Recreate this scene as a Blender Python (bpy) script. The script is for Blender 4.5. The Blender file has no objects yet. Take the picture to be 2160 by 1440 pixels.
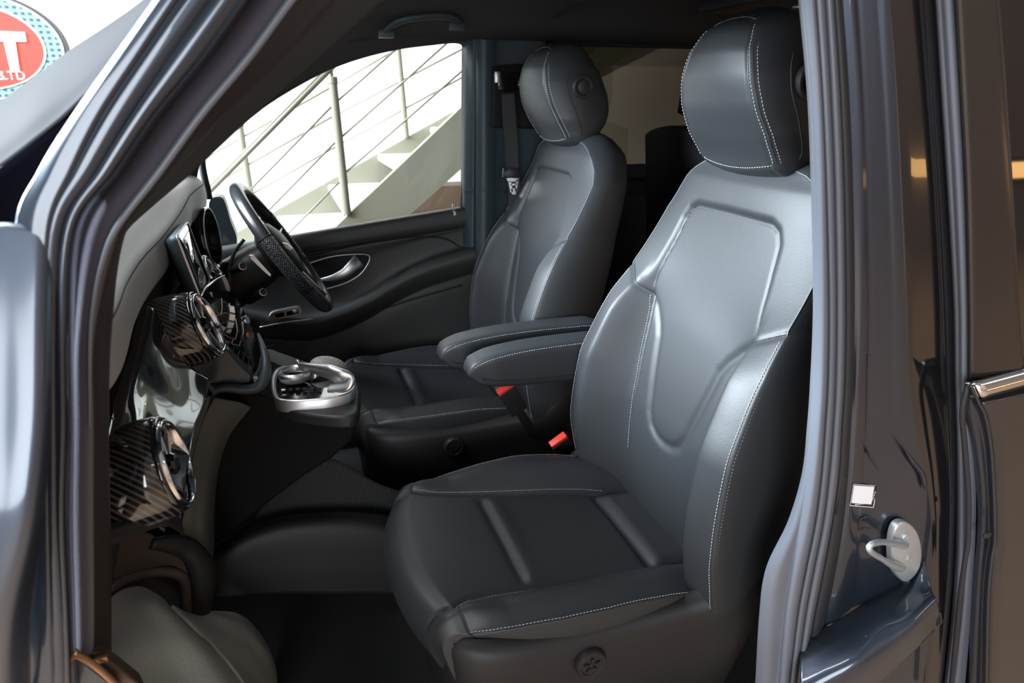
import bpy, bmesh, math, random
import numpy as np
from mathutils import Vector, Matrix
random.seed(7)
S = bpy.context.scene
COL = S.collection
PI = math.pi
# ------------------------------------------------------------------ camera, sky, light, exposure
F, H, U0 = 1400.0, 520.0, -510.0
PITCH = math.atan(H / F); YAW = math.atan(-U0 / math.hypot(F, H))
CAM = np.array([0.0, -1.10, 1.62])
cd = bpy.data.cameras.new('camera'); cam = bpy.data.objects.new('camera', cd); COL.objects.link(cam)
cam.location = CAM; cam.rotation_euler = (PI / 2 - PITCH, 0, -YAW)
cd.sensor_width = 36; cd.lens = F * 36 / 2160; cd.clip_start = 0.01; cd.clip_end = 200
S.camera = cam
cd.dof.use_dof = True; cd.dof.focus_distance = 1.3; cd.dof.aperture_fstop = 5.6
S.view_settings.view_transform = 'Standard'; S.view_settings.look = 'None'
S.view_settings.gamma = 1; S.view_settings.exposure = 0.0; S.view_settings.use_curve_mapping = False
w = bpy.data.worlds.new('world'); S.world = w; w.use_nodes = True
bg = w.node_tree.nodes['Background']; bg.inputs[0].default_value = (0.86, 0.93, 1, 1); bg.inputs[1].default_value = 0.25

def area(name, loc, target, sx, sy, power, color, spread=180):
    l = bpy.data.lights.new(name, 'AREA'); l.shape = 'RECTANGLE'; l.size = sx; l.size_y = sy; l.energy = power; l.color = color
    o = bpy.data.objects.new(name, l); COL.objects.link(o); o.location = loc
    l.spread = math.radians(spread)
    o.rotation_euler = (Vector(target) - Vector(loc)).to_track_quat('-Z', 'Y').to_euler()
    return o
# daylight through the showroom front (ahead of the van), a far-side ceiling light, and added fills
area('daylight_front', (-4.6, 1.3, 3.5), (0.6, 0.5, 1.25), 4.2, 2.2, 1780, (0.78, 0.90, 1.0), 130)
area('fill_pillar_side', (-1.75, -5.0, 1.75), (-0.7, -.4, 1.4), 2.6, 2.2, 215, (0.90, 0.95, 1.0))  # added unseen fill, sized to whiten reflections on front pillar and fender
area('fill_dash_top', (-2.4, 0.3, 4.3), (-1.2, 0.3, 1.4), 3.0, 2.6, 420, (0.95, 0.97, 1.0))  # added unseen fill from above, brightens the dashboard pad
area('ceiling_light_far_side', (-0.2, 2.6, 3.9), (-0.2, 4.2, 1.4), 4.0, 1.0, 170, (1, 0.985, 0.95))
area('fill_near_wall', (3.6, -3.2, 4.2), (4.2, -5.0, 1.2), 4.0, 0.6, 190, (1, 0.93, 0.84))  # added unseen fill on the brown wall, brightens its mirror image

# ------------------------------------------------------------------ placing helpers
_r = np.array([math.cos(YAW), -math.sin(YAW), 0.0])
_f = np.array([math.sin(YAW) * math.cos(PITCH), math.cos(YAW) * math.cos(PITCH), -math.sin(PITCH)])
_u = np.cross(_r, _f)
def at(px, py, y=None, x=None, z=None):
    """point where the photograph's pixel meets the plane y=, x= or z= of the van (metres)"""
    d = _f + _r * (px - 1080) / F - _u * (py - 720) / F
    a, v = (1, y) if y is not None else ((0, x) if x is not None else (2, z))
    return CAM + d * ((v - CAM[a]) / d[a])
def ats(pts, y): return [at(p[0], p[1], y=(p[2] if len(p) > 2 else y)) for p in pts]

def crom(P, n, closed=False):
    """smooth curve through control points, n samples spread evenly along it"""
    P = np.array(P, float)
    if len(P) == 1: return np.repeat(P, n, 0)
    if closed: P = np.vstack([P, P[:1]])
    d = np.linalg.norm(np.diff(P, axis=0), axis=1); d = np.maximum(d, 1e-6)
    t = np.r_[0, np.cumsum(np.sqrt(d))]
    if closed:
        m = np.empty_like(P)
        for i in range(len(P)):
            a = P[i - 1] if i else P[-2]; b = P[i + 1] if i < len(P) - 1 else P[1]
            ta = t[i] - t[i - 1] if i else t[-1] - t[-2]; tb = t[i + 1] - t[i] if i < len(P) - 1 else t[1] - t[0]
            m[i] = (b - a) / (ta + tb)
    else:
        m = np.empty_like(P)
        m[1:-1] = (P[2:] - P[:-2]) / (t[2:] - t[:-2])[:, None]
        m[0] = (P[1] - P[0]) / (t[1] - t[0]); m[-1] = (P[-1] - P[-2]) / (t[-1] - t[-2])
    def ev(q):
        i = np.clip(np.searchsorted(t, q, side='right') - 1, 0, len(t) - 2)
        h = (t[i + 1] - t[i])[:, None]; s = ((q - t[i]) / (t[i + 1] - t[i]))[:, None]
        return ((2*s**3 - 3*s**2 + 1) * P[i] + (s**3 - 2*s**2 + s) * h * m[i] + (-2*s**3 + 3*s**2) * P[i+1] + (s**3 - s**2) * h * m[i+1])
    q = np.linspace(0, t[-1], max(400, n * 4)); D = ev(q)
    L = np.r_[0, np.cumsum(np.linalg.norm(np.diff(D, axis=0), axis=1))]
    tgt = np.linspace(0, L[-1], n + 1)[:-1] if closed else np.linspace(0, L[-1], n)
    return ev(np.interp(tgt, L, q))
def crom_t(P, n):
    """as crom but evenly in control index, so rows stay in register"""
    P = np.array(P, float); k = len(P)
    if k == 2:
        s = np.linspace(0, 1, n).reshape(-1, *([1] * (P.ndim - 1))); return P[0] * (1 - s) + P[1] * s
    m = np.gradient(P, axis=0); q = np.linspace(0, k - 1, n); i = np.clip(q.astype(int), 0, k - 2); s = (q - i)
    s = s.reshape(-1, *([1] * (P.ndim - 1)))
    return ((2*s**3 - 3*s**2 + 1) * P[i] + (s**3 - 2*s**2 + s) * m[i] + (-2*s**3 + 3*s**2) * P[i+1] + (s**3 - s**2) * m[i+1])
def pch(x, y, q):
    """monotone cubic through (x,y)"""
    x = np.array(x, float); y = np.array(y, float); q = np.clip(q, x[0], x[-1])
    h = np.diff(x); d = np.diff(y) / h; m = np.zeros_like(y)
    m[0] = d[0]; m[-1] = d[-1]
    for i in range(1, len(x) - 1):
        if d[i-1] * d[i] > 0:
            w1 = 2*h[i] + h[i-1]; w2 = h[i] + 2*h[i-1]; m[i] = (w1 + w2) / (w1 / d[i-1] + w2 / d[i])
    i = np.clip(np.searchsorted(x, q, side='right') - 1, 0, len(x) - 2); s = (q - x[i]) / h[i]
    return ((2*s**3 - 3*s**2 + 1) * y[i] + (s**3 - 2*s**2 + s) * h[i] * m[i] + (-2*s**3 + 3*s**2) * y[i+1] + (s**3 - s**2) * h[i] * m[i+1])
def dseg(x, y, poly):
    """distance of points to a polyline"""
    best = np.full(np.shape(x), 9.0)
    for (a, b), (c, d) in zip(poly[:-1], poly[1:]):
        vx, vy = c - a, d - b; L = vx*vx + vy*vy + 1e-12
        t = np.clip(((x - a) * vx + (y - b) * vy) / L, 0, 1)
        best = np.minimum(best, np.hypot(x - a - t*vx, y - b - t*vy))
    return best

# ------------------------------------------------------------------ object helpers
ORG = {}
def thing(name, label, cat, loc=(0, 0, 0), group=None):
    o = bpy.data.objects.new(name, None); COL.objects.link(o); o.location = loc; o.empty_display_size = .05
    o['label'] = label; o['category'] = cat
    if group: o['group'] = group
    ORG[o.name] = np.array(loc, float); return o
def tag(o, label=None, cat=None, group=None, kind=None):
    if label: o['label'] = label
    if cat: o['category'] = cat
    if group: o['group'] = group
    if kind: o['kind'] = kind
    return o
def mesh(name, V, Fc, mat, parent=None, smooth=True, angle=None):
    V = np.array(V, float)
    org = ORG[parent.name] if parent is not None else np.array([V[:, 0].mean(), V[:, 1].mean(), V[:, 2].min()])
    me = bpy.data.meshes.new(name); me.from_pydata((V - org).tolist(), [], [list(map(int, f)) for f in Fc])
    me.materials.append(mat)
    bm = bmesh.new(); bm.from_mesh(me); bmesh.ops.recalc_face_normals(bm, faces=bm.faces); bm.to_mesh(me); bm.free()
    me.update()
    if smooth: me.polygons.foreach_set('use_smooth', [True] * len(me.polygons))
    if angle: me.set_sharp_from_angle(angle=math.radians(angle))
    o = bpy.data.objects.new(name, me); COL.objects.link(o)
    if parent is not None: o.parent = parent
    else: o.location = org
    ORG[o.name] = org
    return o
def gridf(nr, nc, cu=False, cv=False, off=0):
    f = []
    for i in range(nr if cv else nr - 1):
        for j in range(nc if cu else nc - 1):
            a = i * nc + j; b = i * nc + (j + 1) % nc; c = ((i + 1) % nr) * nc + (j + 1) % nc; d = ((i + 1) % nr) * nc + j
            f.append((a + off, b + off, c + off, d + off))
    return f
class MB:
    """collects pieces of one object"""
    def __init__(s): s.v = []; s.f = []
    def add(s, V, Fc):
        o = len(s.v); s.v += [tuple(map(float, p)) for p in V]; s.f += [tuple(i + o for i in f) for f in Fc]; return s
    def grid(s, G, cu=False, cv=False):
        G = np.array(G); return s.add(G.reshape(-1, 3), gridf(G.shape[0], G.shape[1], cu, cv))
    def tube(s, P, r, n=10, closed=False, sc=(1, 1), cap=True, up=(0, 0, 1)):
        P = np.array(P, float); k = len(P); r = np.broadcast_to(r, (k,))
        T = np.roll(P, -1, 0) - np.roll(P, 1, 0) if closed else np.gradient(P, axis=0)
        T /= np.linalg.norm(T, axis=1)[:, None] + 1e-12
        u = np.array(up, float); G = []
        a = u - T[0] * (u @ T[0])
        if np.linalg.norm(a) < 1e-3: a = np.array([1., 0.1, 0]); a -= T[0] * (a @ T[0])
        for i in range(k):
            a = a - T[i] * (a @ T[i]); a /= np.linalg.norm(a); b = np.cross(T[i], a)
            th = np.linspace(0, 2*PI, n, endpoint=False)
            G.append([P[i] + r[i] * (math.cos(t) * sc[0] * a + math.sin(t) * sc[1] * b) for t in th])
        s_ = len(s.v); s.grid(G, cu=True, cv=closed)
        if cap and not closed:
            s.f.append(tuple(s_ + j for j in range(n))); s.f.append(tuple(s_ + (k - 1) * n + j for j in range(n)))
        return s
    def box(s, c, size, M=None, bev=0):
        bm = bmesh.new(); bmesh.ops.create_cube(bm, size=1)
        for v in bm.verts: v.co = Vector((v.co.x * size[0], v.co.y * size[1], v.co.z * size[2]))
        if bev: bmesh.ops.bevel(bm, geom=bm.edges[:], offset=bev, segments=2, affect='EDGES', profile=.6)
        V = [(M @ v.co if M else v.co) + Vector(c) for v in bm.verts]; bm.verts.index_update()
        s.add(V, [[v.index for v in f.verts] for f in bm.faces]); bm.free(); return s
    def lathe(s, c, axis, prof, n=32, ell=(1, 1), up=(0, 0, 1)):
        """prof: list of (radius, height along axis)"""
        ax = np.array(axis, float); ax /= np.linalg.norm(ax); a = np.array(up, float); a -= ax * (a @ ax)
        if np.linalg.norm(a) < 1e-3: a = np.array([1., 0, 0]) - ax * ax[0]
        a /= np.linalg.norm(a); b = np.cross(ax, a)
        G = [[np.array(c) + ax * h + r * (math.cos(t) * ell[0] * a + math.sin(t) * ell[1] * b) for t in np.linspace(0, 2*PI, n, endpoint=False)] for r, h in prof]
        return s.grid(G, cu=True)
    def prism(s, P, d):
        """polygon P (3-D points) pushed along vector d"""
        P = [np.array(p, float) for p in P]; d = np.array(d, float); n = len(P)
        return s.add(P + [p + d for p in P], [tuple(range(n)), tuple(range(2*n - 1, n - 1, -1))] + [(i, (i+1) % n, (i+1) % n + n, i + n) for i in range(n)])
    def build(s, name, mat, parent=None, smooth=True, angle=35, bevel=0, solid=0, sub=0, seg=2):
        o = mesh(name, s.v, s.f, mat, parent, smooth, angle if not solid else None)
        if solid:
            m = o.modifiers.new('solid', 'SOLIDIFY'); m.thickness = solid; m.offset = -1
        if bevel:
            m = o.modifiers.new('bevel', 'BEVEL'); m.width = bevel; m.segments = seg; m.limit_method = 'ANGLE'; m.angle_limit = math.radians(40)
            m.harden_normals = False
        if sub:
            m = o.modifiers.new('sub', 'SUBSURF'); m.levels = sub; m.render_levels = sub
        return o
def skin(name, rows, mat, parent=None, nu=40, nv=40, solid=0.004, closed=False, offset=0):
    """smooth sheet of real thickness through rows of control points (all rows equally long)"""
    A = np.array([[np.array(p, float) for p in r] for r in rows])
    if closed: R = np.array([crom(r, nu, closed=True) for r in A])
    else: R = crom_t(A.transpose(1, 0, 2), nu).transpose(1, 0, 2)
    G = crom_t(R, nv) if len(R) > 1 else R
    m = MB().grid(G, cu=closed)
    o = mesh(name, m.v, m.f, mat, parent)
    if solid:
        q = o.modifiers.new('solid', 'SOLIDIFY'); q.thickness = solid; q.offset = offset
    return o
def stitches(name, path, mat, parent, dash=.0042, gap=.0022, r=.0007):
    """row of separate thread dashes along a path"""
    P = np.array(path, float); L = np.r_[0, np.cumsum(np.linalg.norm(np.diff(P, axis=0), axis=1))]
    m = MB(); s = 0.0
    while s + dash < L[-1]:
        q = np.linspace(s, s + dash, 3); pts = np.array([[np.interp(t, L, P[:, k]) for k in range(3)] for t in q])
        m.tube(pts, [r * .6, r, r * .6], n=5); s += dash + gap
    return m.build(name, mat, parent, angle=None)

def text(name, body, size, ext_, m, parent, loc, rot, align='LEFT'):
    c = bpy.data.curves.new(name, 'FONT'); c.body = body; c.size = size; c.extrude = ext_; c.align_x = align
    t = bpy.data.objects.new(name, c); COL.objects.link(t); dg = bpy.context.evaluated_depsgraph_get()
    me = bpy.data.meshes.new_from_object(t.evaluated_get(dg)); bpy.data.objects.remove(t)
    me.materials.clear(); me.materials.append(m); o = bpy.data.objects.new(name, me); COL.objects.link(o); o.parent = parent
    o.location = Vector(loc) - parent.location; o.rotation_euler = rot; return o
# ------------------------------------------------------------------ materials
def mat(name, col, rough=.5, metal=0, coat=0, coat_r=.03, spec=.5, emit=None, es=0, trans=0, ior=1.45, bump=None, vary=None, sheen=0):
    m = bpy.data.materials.new(name); m.use_nodes = True; nt = m.node_tree; b = nt.nodes['Principled BSDF']
    b.inputs['Base Color'].default_value = (*col, 1); b.inputs['Roughness'].default_value = rough
    b.inputs['Metallic'].default_value = metal; b.inputs['Coat Weight'].default_value = coat; b.inputs['Coat Roughness'].default_value = coat_r
    b.inputs['Specular IOR Level'].default_value = spec; b.inputs['Transmission Weight'].default_value = trans; b.inputs['IOR'].default_value = ior
    if sheen: b.inputs['Sheen Weight'].default_value = sheen
    if emit: b.inputs['Emission Color'].default_value = (*emit, 1); b.inputs['Emission Strength'].default_value = es
    if bump or vary:
        tc = nt.nodes.new('ShaderNodeTexCoord')
    if bump:
        kind, sc, st, di = bump
        if kind == 'noise':
            n = nt.nodes.new('ShaderNodeTexNoise'); n.inputs['Scale'].default_value = sc; n.inputs['Detail'].default_value = 3; out = n.outputs['Fac']
        elif kind == 'voronoi':
            n = nt.nodes.new('ShaderNodeTexVoronoi'); n.inputs['Scale'].default_value = sc; n.inputs['Randomness'].default_value = .15; out = n.outputs['Distance']
        else:
            n = nt.nodes.new('ShaderNodeTexWave'); n.inputs['Scale'].default_value = sc; n.bands_direction = kind; out = n.outputs['Fac']
        nt.links.new(tc.outputs['Object'], n.inputs['Vector'])
        bp = nt.nodes.new('ShaderNodeBump'); bp.inputs['Strength'].default_value = st; bp.inputs['Distance'].default_value = di
        nt.links.new(out, bp.inputs['Height']); nt.links.new(bp.outputs['Normal'], b.inputs['Normal'])
    if vary:
        sc, c2 = vary
        n = nt.nodes.new('ShaderNodeTexNoise'); n.inputs['Scale'].default_value = sc; n.inputs['Detail'].default_value = 4
        nt.links.new(tc.outputs['Object'], n.inputs['Vector'])
        mx = nt.nodes.new('ShaderNodeMix'); mx.data_type = 'RGBA'; mx.inputs['A'].default_value = (*col, 1); mx.inputs['B'].default_value = (*c2, 1)
        nt.links.new(n.outputs['Fac'], mx.inputs['Factor']); nt.links.new(mx.outputs['Result'], b.inputs['Base Color'])
    return m
def stripes(name, c1, c2, scale, direction, rough=.15, coat=1, rot=(0, 0, 0), metal=0):
    m = mat(name, c1, rough=rough, coat=coat, metal=metal); nt = m.node_tree; b = nt.nodes['Principled BSDF']
    tc = nt.nodes.new('ShaderNodeTexCoord'); mp = nt.nodes.new('ShaderNodeMapping'); mp.inputs['Rotation'].default_value = rot
    wv = nt.nodes.new('ShaderNodeTexWave'); wv.inputs['Scale'].default_value = scale; wv.bands_direction = direction
    r = nt.nodes.new('ShaderNodeValToRGB'); r.color_ramp.elements[0].position = .62; r.color_ramp.elements[1].position = .8
    r.color_ramp.elements[0].color = (*c1, 1); r.color_ramp.elements[1].color = (*c2, 1)
    nt.links.new(tc.outputs['Object'], mp.inputs[0]); nt.links.new(mp.outputs[0], wv.inputs[0]); nt.links.new(wv.outputs['Fac'], r.inputs[0]); nt.links.new(r.outputs[0], b.inputs['Base Color'])
    return m
def glass(name, tint, refl=1.0):
    m = bpy.data.materials.new(name); m.use_nodes = True; nt = m.node_tree; nt.nodes.clear()
    o = nt.nodes.new('ShaderNodeOutputMaterial'); mx = nt.nodes.new('ShaderNodeMixShader'); t = nt.nodes.new('ShaderNodeBsdfTransparent'); g = nt.nodes.new('ShaderNodeBsdfGlossy')
    t.inputs[0].default_value = (*tint, 1); g.inputs['Roughness'].default_value = .02; fr = nt.nodes.new('ShaderNodeFresnel'); fr.inputs[0].default_value = 1.25 + .25 * refl
    nt.links.new(fr.outputs[0], mx.inputs[0]); nt.links.new(t.outputs[0], mx.inputs[1]); nt.links.new(g.outputs[0], mx.inputs[2]); nt.links.new(mx.outputs[0], o.inputs[0])
    return m
M = {}
M['leather'] = mat('black_leather', (.021, .023, .0255), rough=.50, spec=.5, bump=('noise', 260, .10, .002))
M['leather_in'] = mat('black_perforated_leather', (.016, .018, .021), rough=.46, spec=.6, bump=('noise', 420, .12, .001))
M['thread'] = mat('grey_thread', (.45, .46, .48), rough=.7)
M['plastic'] = mat('black_moulded_plastic', (.016, .0155, .016), rough=.5, spec=.35, bump=('noise', 700, .12, .0008))
M['soft'] = mat('soft_black_plastic', (.013, .013, .013), rough=.5, spec=.35, bump=('noise', 600, .15, .001))
M['greygrain'] = mat('grey_grained_plastic', (.27, .275, .25), rough=.6, bump=('noise', 260, .3, .002))
M['pad'] = mat('dashboard_leather', (.34, .34, .325), rough=.5, bump=('noise', 500, .15, .001))
M['headliner'] = mat('charcoal_headliner_cloth', (.030, .032, .034), rough=.95, bump=('noise', 500, .2, .002))
M['greyplastic'] = mat('slate_plastic', (.030, .044, .052), rough=.5)
M['rubber'] = mat('black_rubber', (.022, .022, .026), rough=.5)
M['sealgrey'] = mat('grey_rubber_seal', (.12, .13, .155), rough=.38, spec=.6)
M['flock'] = mat('flocked_seal', (.055, .052, .078), rough=.9, bump=('noise', 900, .5, .002), sheen=.3)
M['paint'] = mat('dark_blue_grey_paint', (.030, .039, .057), rough=.35, metal=.6, coat=1, coat_r=.02)
M['gloss'] = mat('gloss_black', (.006, .006, .007), rough=.12, coat=1, coat_r=.02)
M['chrome'] = mat('chrome', (.85, .85, .86), rough=.08, metal=1)
M['satin'] = mat('satin_silver', (.66, .66, .67), rough=.38, metal=1)
M['zinc'] = mat('zinc_plate', (.62, .68, .72), rough=.42, metal=.75, vary=(60, (.5, .55, .58)))
M['red'] = mat('red_plastic', (.85, .05, .03), rough=.4)
M['carpet'] = mat('black_carpet', (.010, .010, .010), rough=1, bump=('noise', 500, .8, .004))
M['belt'] = mat('belt_webbing', (.009, .010, .012), rough=.7, bump=('Y', 260, .3, .0006))
M['screen'] = mat('screen_glass', (.01, .012, .016), rough=.06, coat=1)
M['carbon'] = stripes('striped_gloss_trim', (.008, .008, .008), (.09, .085, .08), 55, 'DIAGONAL', rough=.12)
M['pin'] = stripes('pinstriped_gloss', (.008, .008, .008), (.03, .029, .026), 120, 'Y', rough=.1)
M['pipe'] = mat('piping_grey', (.14, .15, .16), rough=.5)
M['white'] = mat('white_wall_paint', (.88, .88, .86), rough=.9)
M['beige'] = mat('beige_painted_steel', (.14, .135, .10), rough=.6)
M['tread'] = mat('pale_stair_tread', (.86, .85, .80), rough=.7)
M['label_w'] = mat('white_print', (.85, .85, .88), rough=.5)
M['floor'] = mat('brown_floor_tiles', (.20, .128, .082), rough=.35, vary=(1.5, (.26, .175, .12)))
M['wood'] = mat('brown_panelling', (.20, .145, .115), rough=.6, vary=(.8, (.15, .105, .085)))
M['clear'] = glass('clear_glass', (.96, .97, .96), .6)
M['tint'] = glass('tinted_glass', (.22, .20, .165), 1.0)
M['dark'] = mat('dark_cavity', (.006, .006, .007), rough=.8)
# ------------------------------------------------------------------ seats
def puff(name, front, back, material, parent, nu=90, nv=110, nt=14, bulge=.012, power=.75):
    a = np.linspace(-1, 1, nu); b = np.linspace(0, 1, nv)
    # denser towards the edges
    A, B = np.meshgrid(np.sin(a * PI / 2 * .9) / math.sin(PI / 2 * .9), b)
    Fg = front(A, B); Bg = back(A, B)
    V = [Fg.reshape(-1, 3), Bg.reshape(-1, 3)]; Fc = gridf(nv, nu) + gridf(nv, nu, off=nu * nv)
    per = [(0, j) for j in range(nu)] + [(i, nu - 1) for i in range(1, nv)] + [(nv - 1, j) for j in range(nu - 2, -1, -1)] + [(i, 0) for i in range(nv - 2, 0, -1)]
    FP = np.array([Fg[i, j] for i, j in per]); BP = np.array([Bg[i, j] for i, j in per]); k = len(per)
    cen = (FP + BP).mean(0) / 2
    T = np.roll(FP, -3, 0) - np.roll(FP, 3, 0); D = BP - FP
    N = np.cross(T, D); N /= np.linalg.norm(N, axis=1)[:, None] + 1e-9
    if ((FP - FP.mean(0)) * N).sum() < 0: N = -N
    base = 2 * nu * nv; rings = []
    for t in np.linspace(0, 1, nt + 2)[1:-1]:
        t2 = .5 - .5 * math.cos(PI * t)
        V.append(FP * (1 - t2) + BP * t2 + N * bulge * math.sin(PI * t2) ** power)
        rings.append([base + q for q in range(k)]); base += k
    f_ids = [i * nu + j for i, j in per]; b_ids = [nu * nv + i * nu + j for i, j in per]
    R = [f_ids] + rings + [b_ids]
    for r0, r1 in zip(R[:-1], R[1:]):
        for q in range(k): Fc.append((r0[q], r0[(q+1) % k], r1[(q+1) % k], r1[q]))
    return mesh(name, np.vstack(V), Fc, material, parent)

# backrest: measured profile of the stitched outer edge, and of the middle
OZ = [.62, .70, .78, .86, 1.02, 1.10, 1.18, 1.25, 1.30, 1.382, 1.42, 1.461, 1.481, 1.502]
OX = [.700, .672, .652, .642, .657, .685, .723, .770, .802, .846, .862, .874, .880, .872]
OW = [.285, .300, .308, .310, .300, .290, .280, .264, .259, .250, .243, .236, .232, .232]
CZ = [.62, .82, .94, 1.0, 1.137, 1.27, 1.40, 1.43, 1.46, 1.485, 1.505]
CX = [.735, .722, .728, .738, .768, .802, .830, .828, .832, .845, .868]
SZ = [.62, .816, .987, 1.062, 1.153, 1.22, 1.27, 1.32, 1.36, 1.52]
SY = [.132, .14, .15, .16, .17, .18, .172, .162, .155, .14]
G_UP = [(0, 1.402), (.115, 1.400), (.136, 1.390), (.149, 1.368), (.158, 1.323), (.170, 1.274), (.179, 1.225), (.176, 1.195)]
G_LO = [(.176, 1.195), (.150, 1.168), (.126, 1.140), (.112, 1.116), (.102, 1.075), (.091, 1.031), (.081, .993), (.071, .955), (.055, .930), (.03, .916), (0, .912)]
G_SM = [(.262, 1.245), (.215, 1.218), (.178, 1.190), (.170, 1.153), (.160, 1.062), (.150, .987), (.143, .88), (.14, .816), (.132, .68)]
UZ = [1.10, 1.137, 1.27, 1.40, 1.44, 1.47, 1.49, 1.505]
UX = [.757, .768, .800, .832, .840, .850, .860, .873]
def back_x(y, z):
    t = np.abs(y); w = np.interp(z, OZ, OW); xo = pch(OZ, OX, z); xc = pch(CZ, CX, z); s = pch(SZ, SY, z)
    sm = lambda q: q * q * (3 - 2 * q)
    up = sm(np.clip((z - 1.15) / .13, 0, 1))
    # lower part: middle -> seam -> crest of the side bolster -> edge
    crest = xo - .016
    u1 = np.clip(t / s, 0, 1); u2 = np.clip((t - s) / (w * .80 - s), 0, 1); u3 = np.clip((t - w * .80) / (w * .20), 0, 1)
    lo = np.where(t <= s, xc - .006 * (1 - u1 ** 2), np.where(t <= w * .8, xc + (crest - xc) * sm(u2), crest + (xo - crest) * u3 ** 1.6))
    # upper part: gently convex, with the frame standing proud of the inner panel
    xu = pch(UZ, UX, z); q = np.clip(t / w, 0, 1)
    hi = xu + (xo - xu) * q ** 2.4
    gw = np.interp(z, [1.19, 1.225, 1.274, 1.323, 1.368, 1.39, 1.401, 1.4021], [.178, .179, .170, .158, .149, .136, .115, 0])
    d = dseg(t, z, G_UP); sd = np.where((t < gw) & (z < 1.402), -d, d)
    hi = hi - .009 * sm(np.clip(sd / .020 + .15, 0, 1)) * (1 - q ** 5) * np.clip((1.505 - z) / .045, 0, 1)
    x = lo * (1 - up) + hi * up
    g = lambda poly, dd, ww: dd * np.exp(-(dseg(t, z, poly) / ww) ** 2)
    x = x + g(G_UP, .0030, .0035) + g(G_LO, .0070, .010) * np.clip((1.215 - z) / .04, 0, 1) + g(G_SM, .0050, .0045)
    return x
def seat_top(a): # height of the top edge over |y|/w
    return np.interp(np.abs(a), [0, .25, .5, .65, .78, .88, .95, 1.0], [1.500, 1.4995, 1.495, 1.488, 1.473, 1.452, 1.425, 1.385])
def make_seat(name, dx, dy, arm, label):
    """arm: side of the armrest (+1 = further from the camera)"""
    O = np.array([dx, dy, 0.0])
    root = thing(name, label, 'car seat', (.46 + dx, dy, .40))
    W = lambda z: np.interp(z, OZ, OW)
    zlo = .665
    def front(A, B):
        zt = seat_top(A); z = zlo + B * (zt - zlo); y = A * W(z); return np.stack([back_x(y, z), y, z], -1) + O
    def back(A, B):
        zt = seat_top(A); z = zlo + .02 + B * (zt - zlo - .015); y = A * (W(z) - .028)
        x = np.interp(z, [.6, .85, 1.06, 1.17, 1.30, 1.37, 1.45, 1.52], [.80, .83, .885, .915, .95, .966, .974, .965]); x = x + .02 * (1 - A ** 2) - .02 * np.clip((z - 1.46) / .05, 0, 1)
        return np.stack([x, y, z], -1) + O
    bk = puff('backrest', front, back, M['leather'], root, nu=150, nv=190, bulge=.020, power=.8)
    # piping where the leather panels meet, and thread beside it
    def on_front(p, off=.001): return np.array([[float(back_x(np.array([y]), np.array([z]))[0]) - off, y, z] for y, z in p]) + O
    for sg in (1, -1):
        zz = np.linspace(.70, 1.235, 90); pth = on_front([(sg * (float(W(z)) - .005), z) for z in zz], .0015)
        stitches('stitching', pth, M['thread'], bk)
        pth = on_front([(sg * (float(W(z)) - .0005), z) for z in zz], -.0015) + np.array([.005, sg * .002, 0])
        stitches('stitching', pth, M['thread'], bk)
        q = crom([(0, y, z) for y, z in G_SM[2:-1]], 80); stitches('stitching', on_front([(sg * (p[1] + .006), p[2]) for p in q], .0012), M['thread'], bk, r=.0005)
        lo = MB(); q = crom([(0, y, z) for y, z in G_SM], 90); lo.tube(on_front([(sg * p[1], p[2]) for p in q], .0002), .0014, n=6); lo.build('seam', M['dark'], bk)
    aa = np.linspace(-1, 1, 160); top = []
    for a in aa:
        z = float(seat_top(a)); top.append((a * float(W(z)), z))
    tp = on_front(top, .000)
    zz = np.linspace(1.245, 1.38, 20)
    pth = np.vstack([on_front([(-float(W(z)), z) for z in zz]), tp, on_front([(float(W(z)), z) for z in zz[::-1]])])
    MB().tube(pth, .0009, n=6).build('piping', M['pipe'], bk)
    q = crom([(0, -y, z) for y, z in G_UP[::-1]][:-1] + [(0, y, z) for y, z in G_UP], 140)
    MB().tube(on_front([(p[1], p[2]) for p in q], -.0002), .0012, n=6).build('seam', M['dark'], bk)  # dark tube on this seam also paints its shadow line
    # headrest
    HZ = [1.478, 1.492, 1.51, 1.554, 1.61, 1.655, 1.686, 1.71, 1.728, 1.744, 1.75]
    HX = [.845, .832, .822, .794, .768, .760, .762, .771, .781, .803, .822]
    HW = [.090, .104, .112, .118, .111, .102, .092, .082, .072, .058, .045]
    def hf(A, B):
        zt = 1.748 - .010 * np.abs(A) ** 3; zb = 1.488 + .012 * np.abs(A) ** 2; z = zb + B * (zt - zb)
        y = A * np.interp(z, HZ, HW); x = pch(HZ, HX, z) - .012 * (1 - np.abs(A) ** 2.2)
        x = x + .0022 * np.exp(-((np.abs(A) - .93) / .03) ** 2)
        return np.stack([x, y, z], -1) + O
    def hb(A, B):
        zt = 1.722 - .012 * A ** 2; zb = 1.515; z = zb + B * (zt - zb); y = A * np.interp(z, [1.5, 1.56, 1.62, 1.68, 1.74], [.085, .098, .095, .080, .045])
        x = np.interp(z, [1.50, 1.54, 1.577, 1.612, 1.674, 1.71, 1.738], [.925, .955, .962, .958, .938, .915, .885]) + .014 * (1 - A ** 2)
        return np.stack([x, y, z], -1) + O
    hr = puff('headrest', hf, hb, M['leather'], root, nu=80, nv=90, nt=24, bulge=.030, power=.72)
    b = np.linspace(.03, .98, 90)
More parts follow.
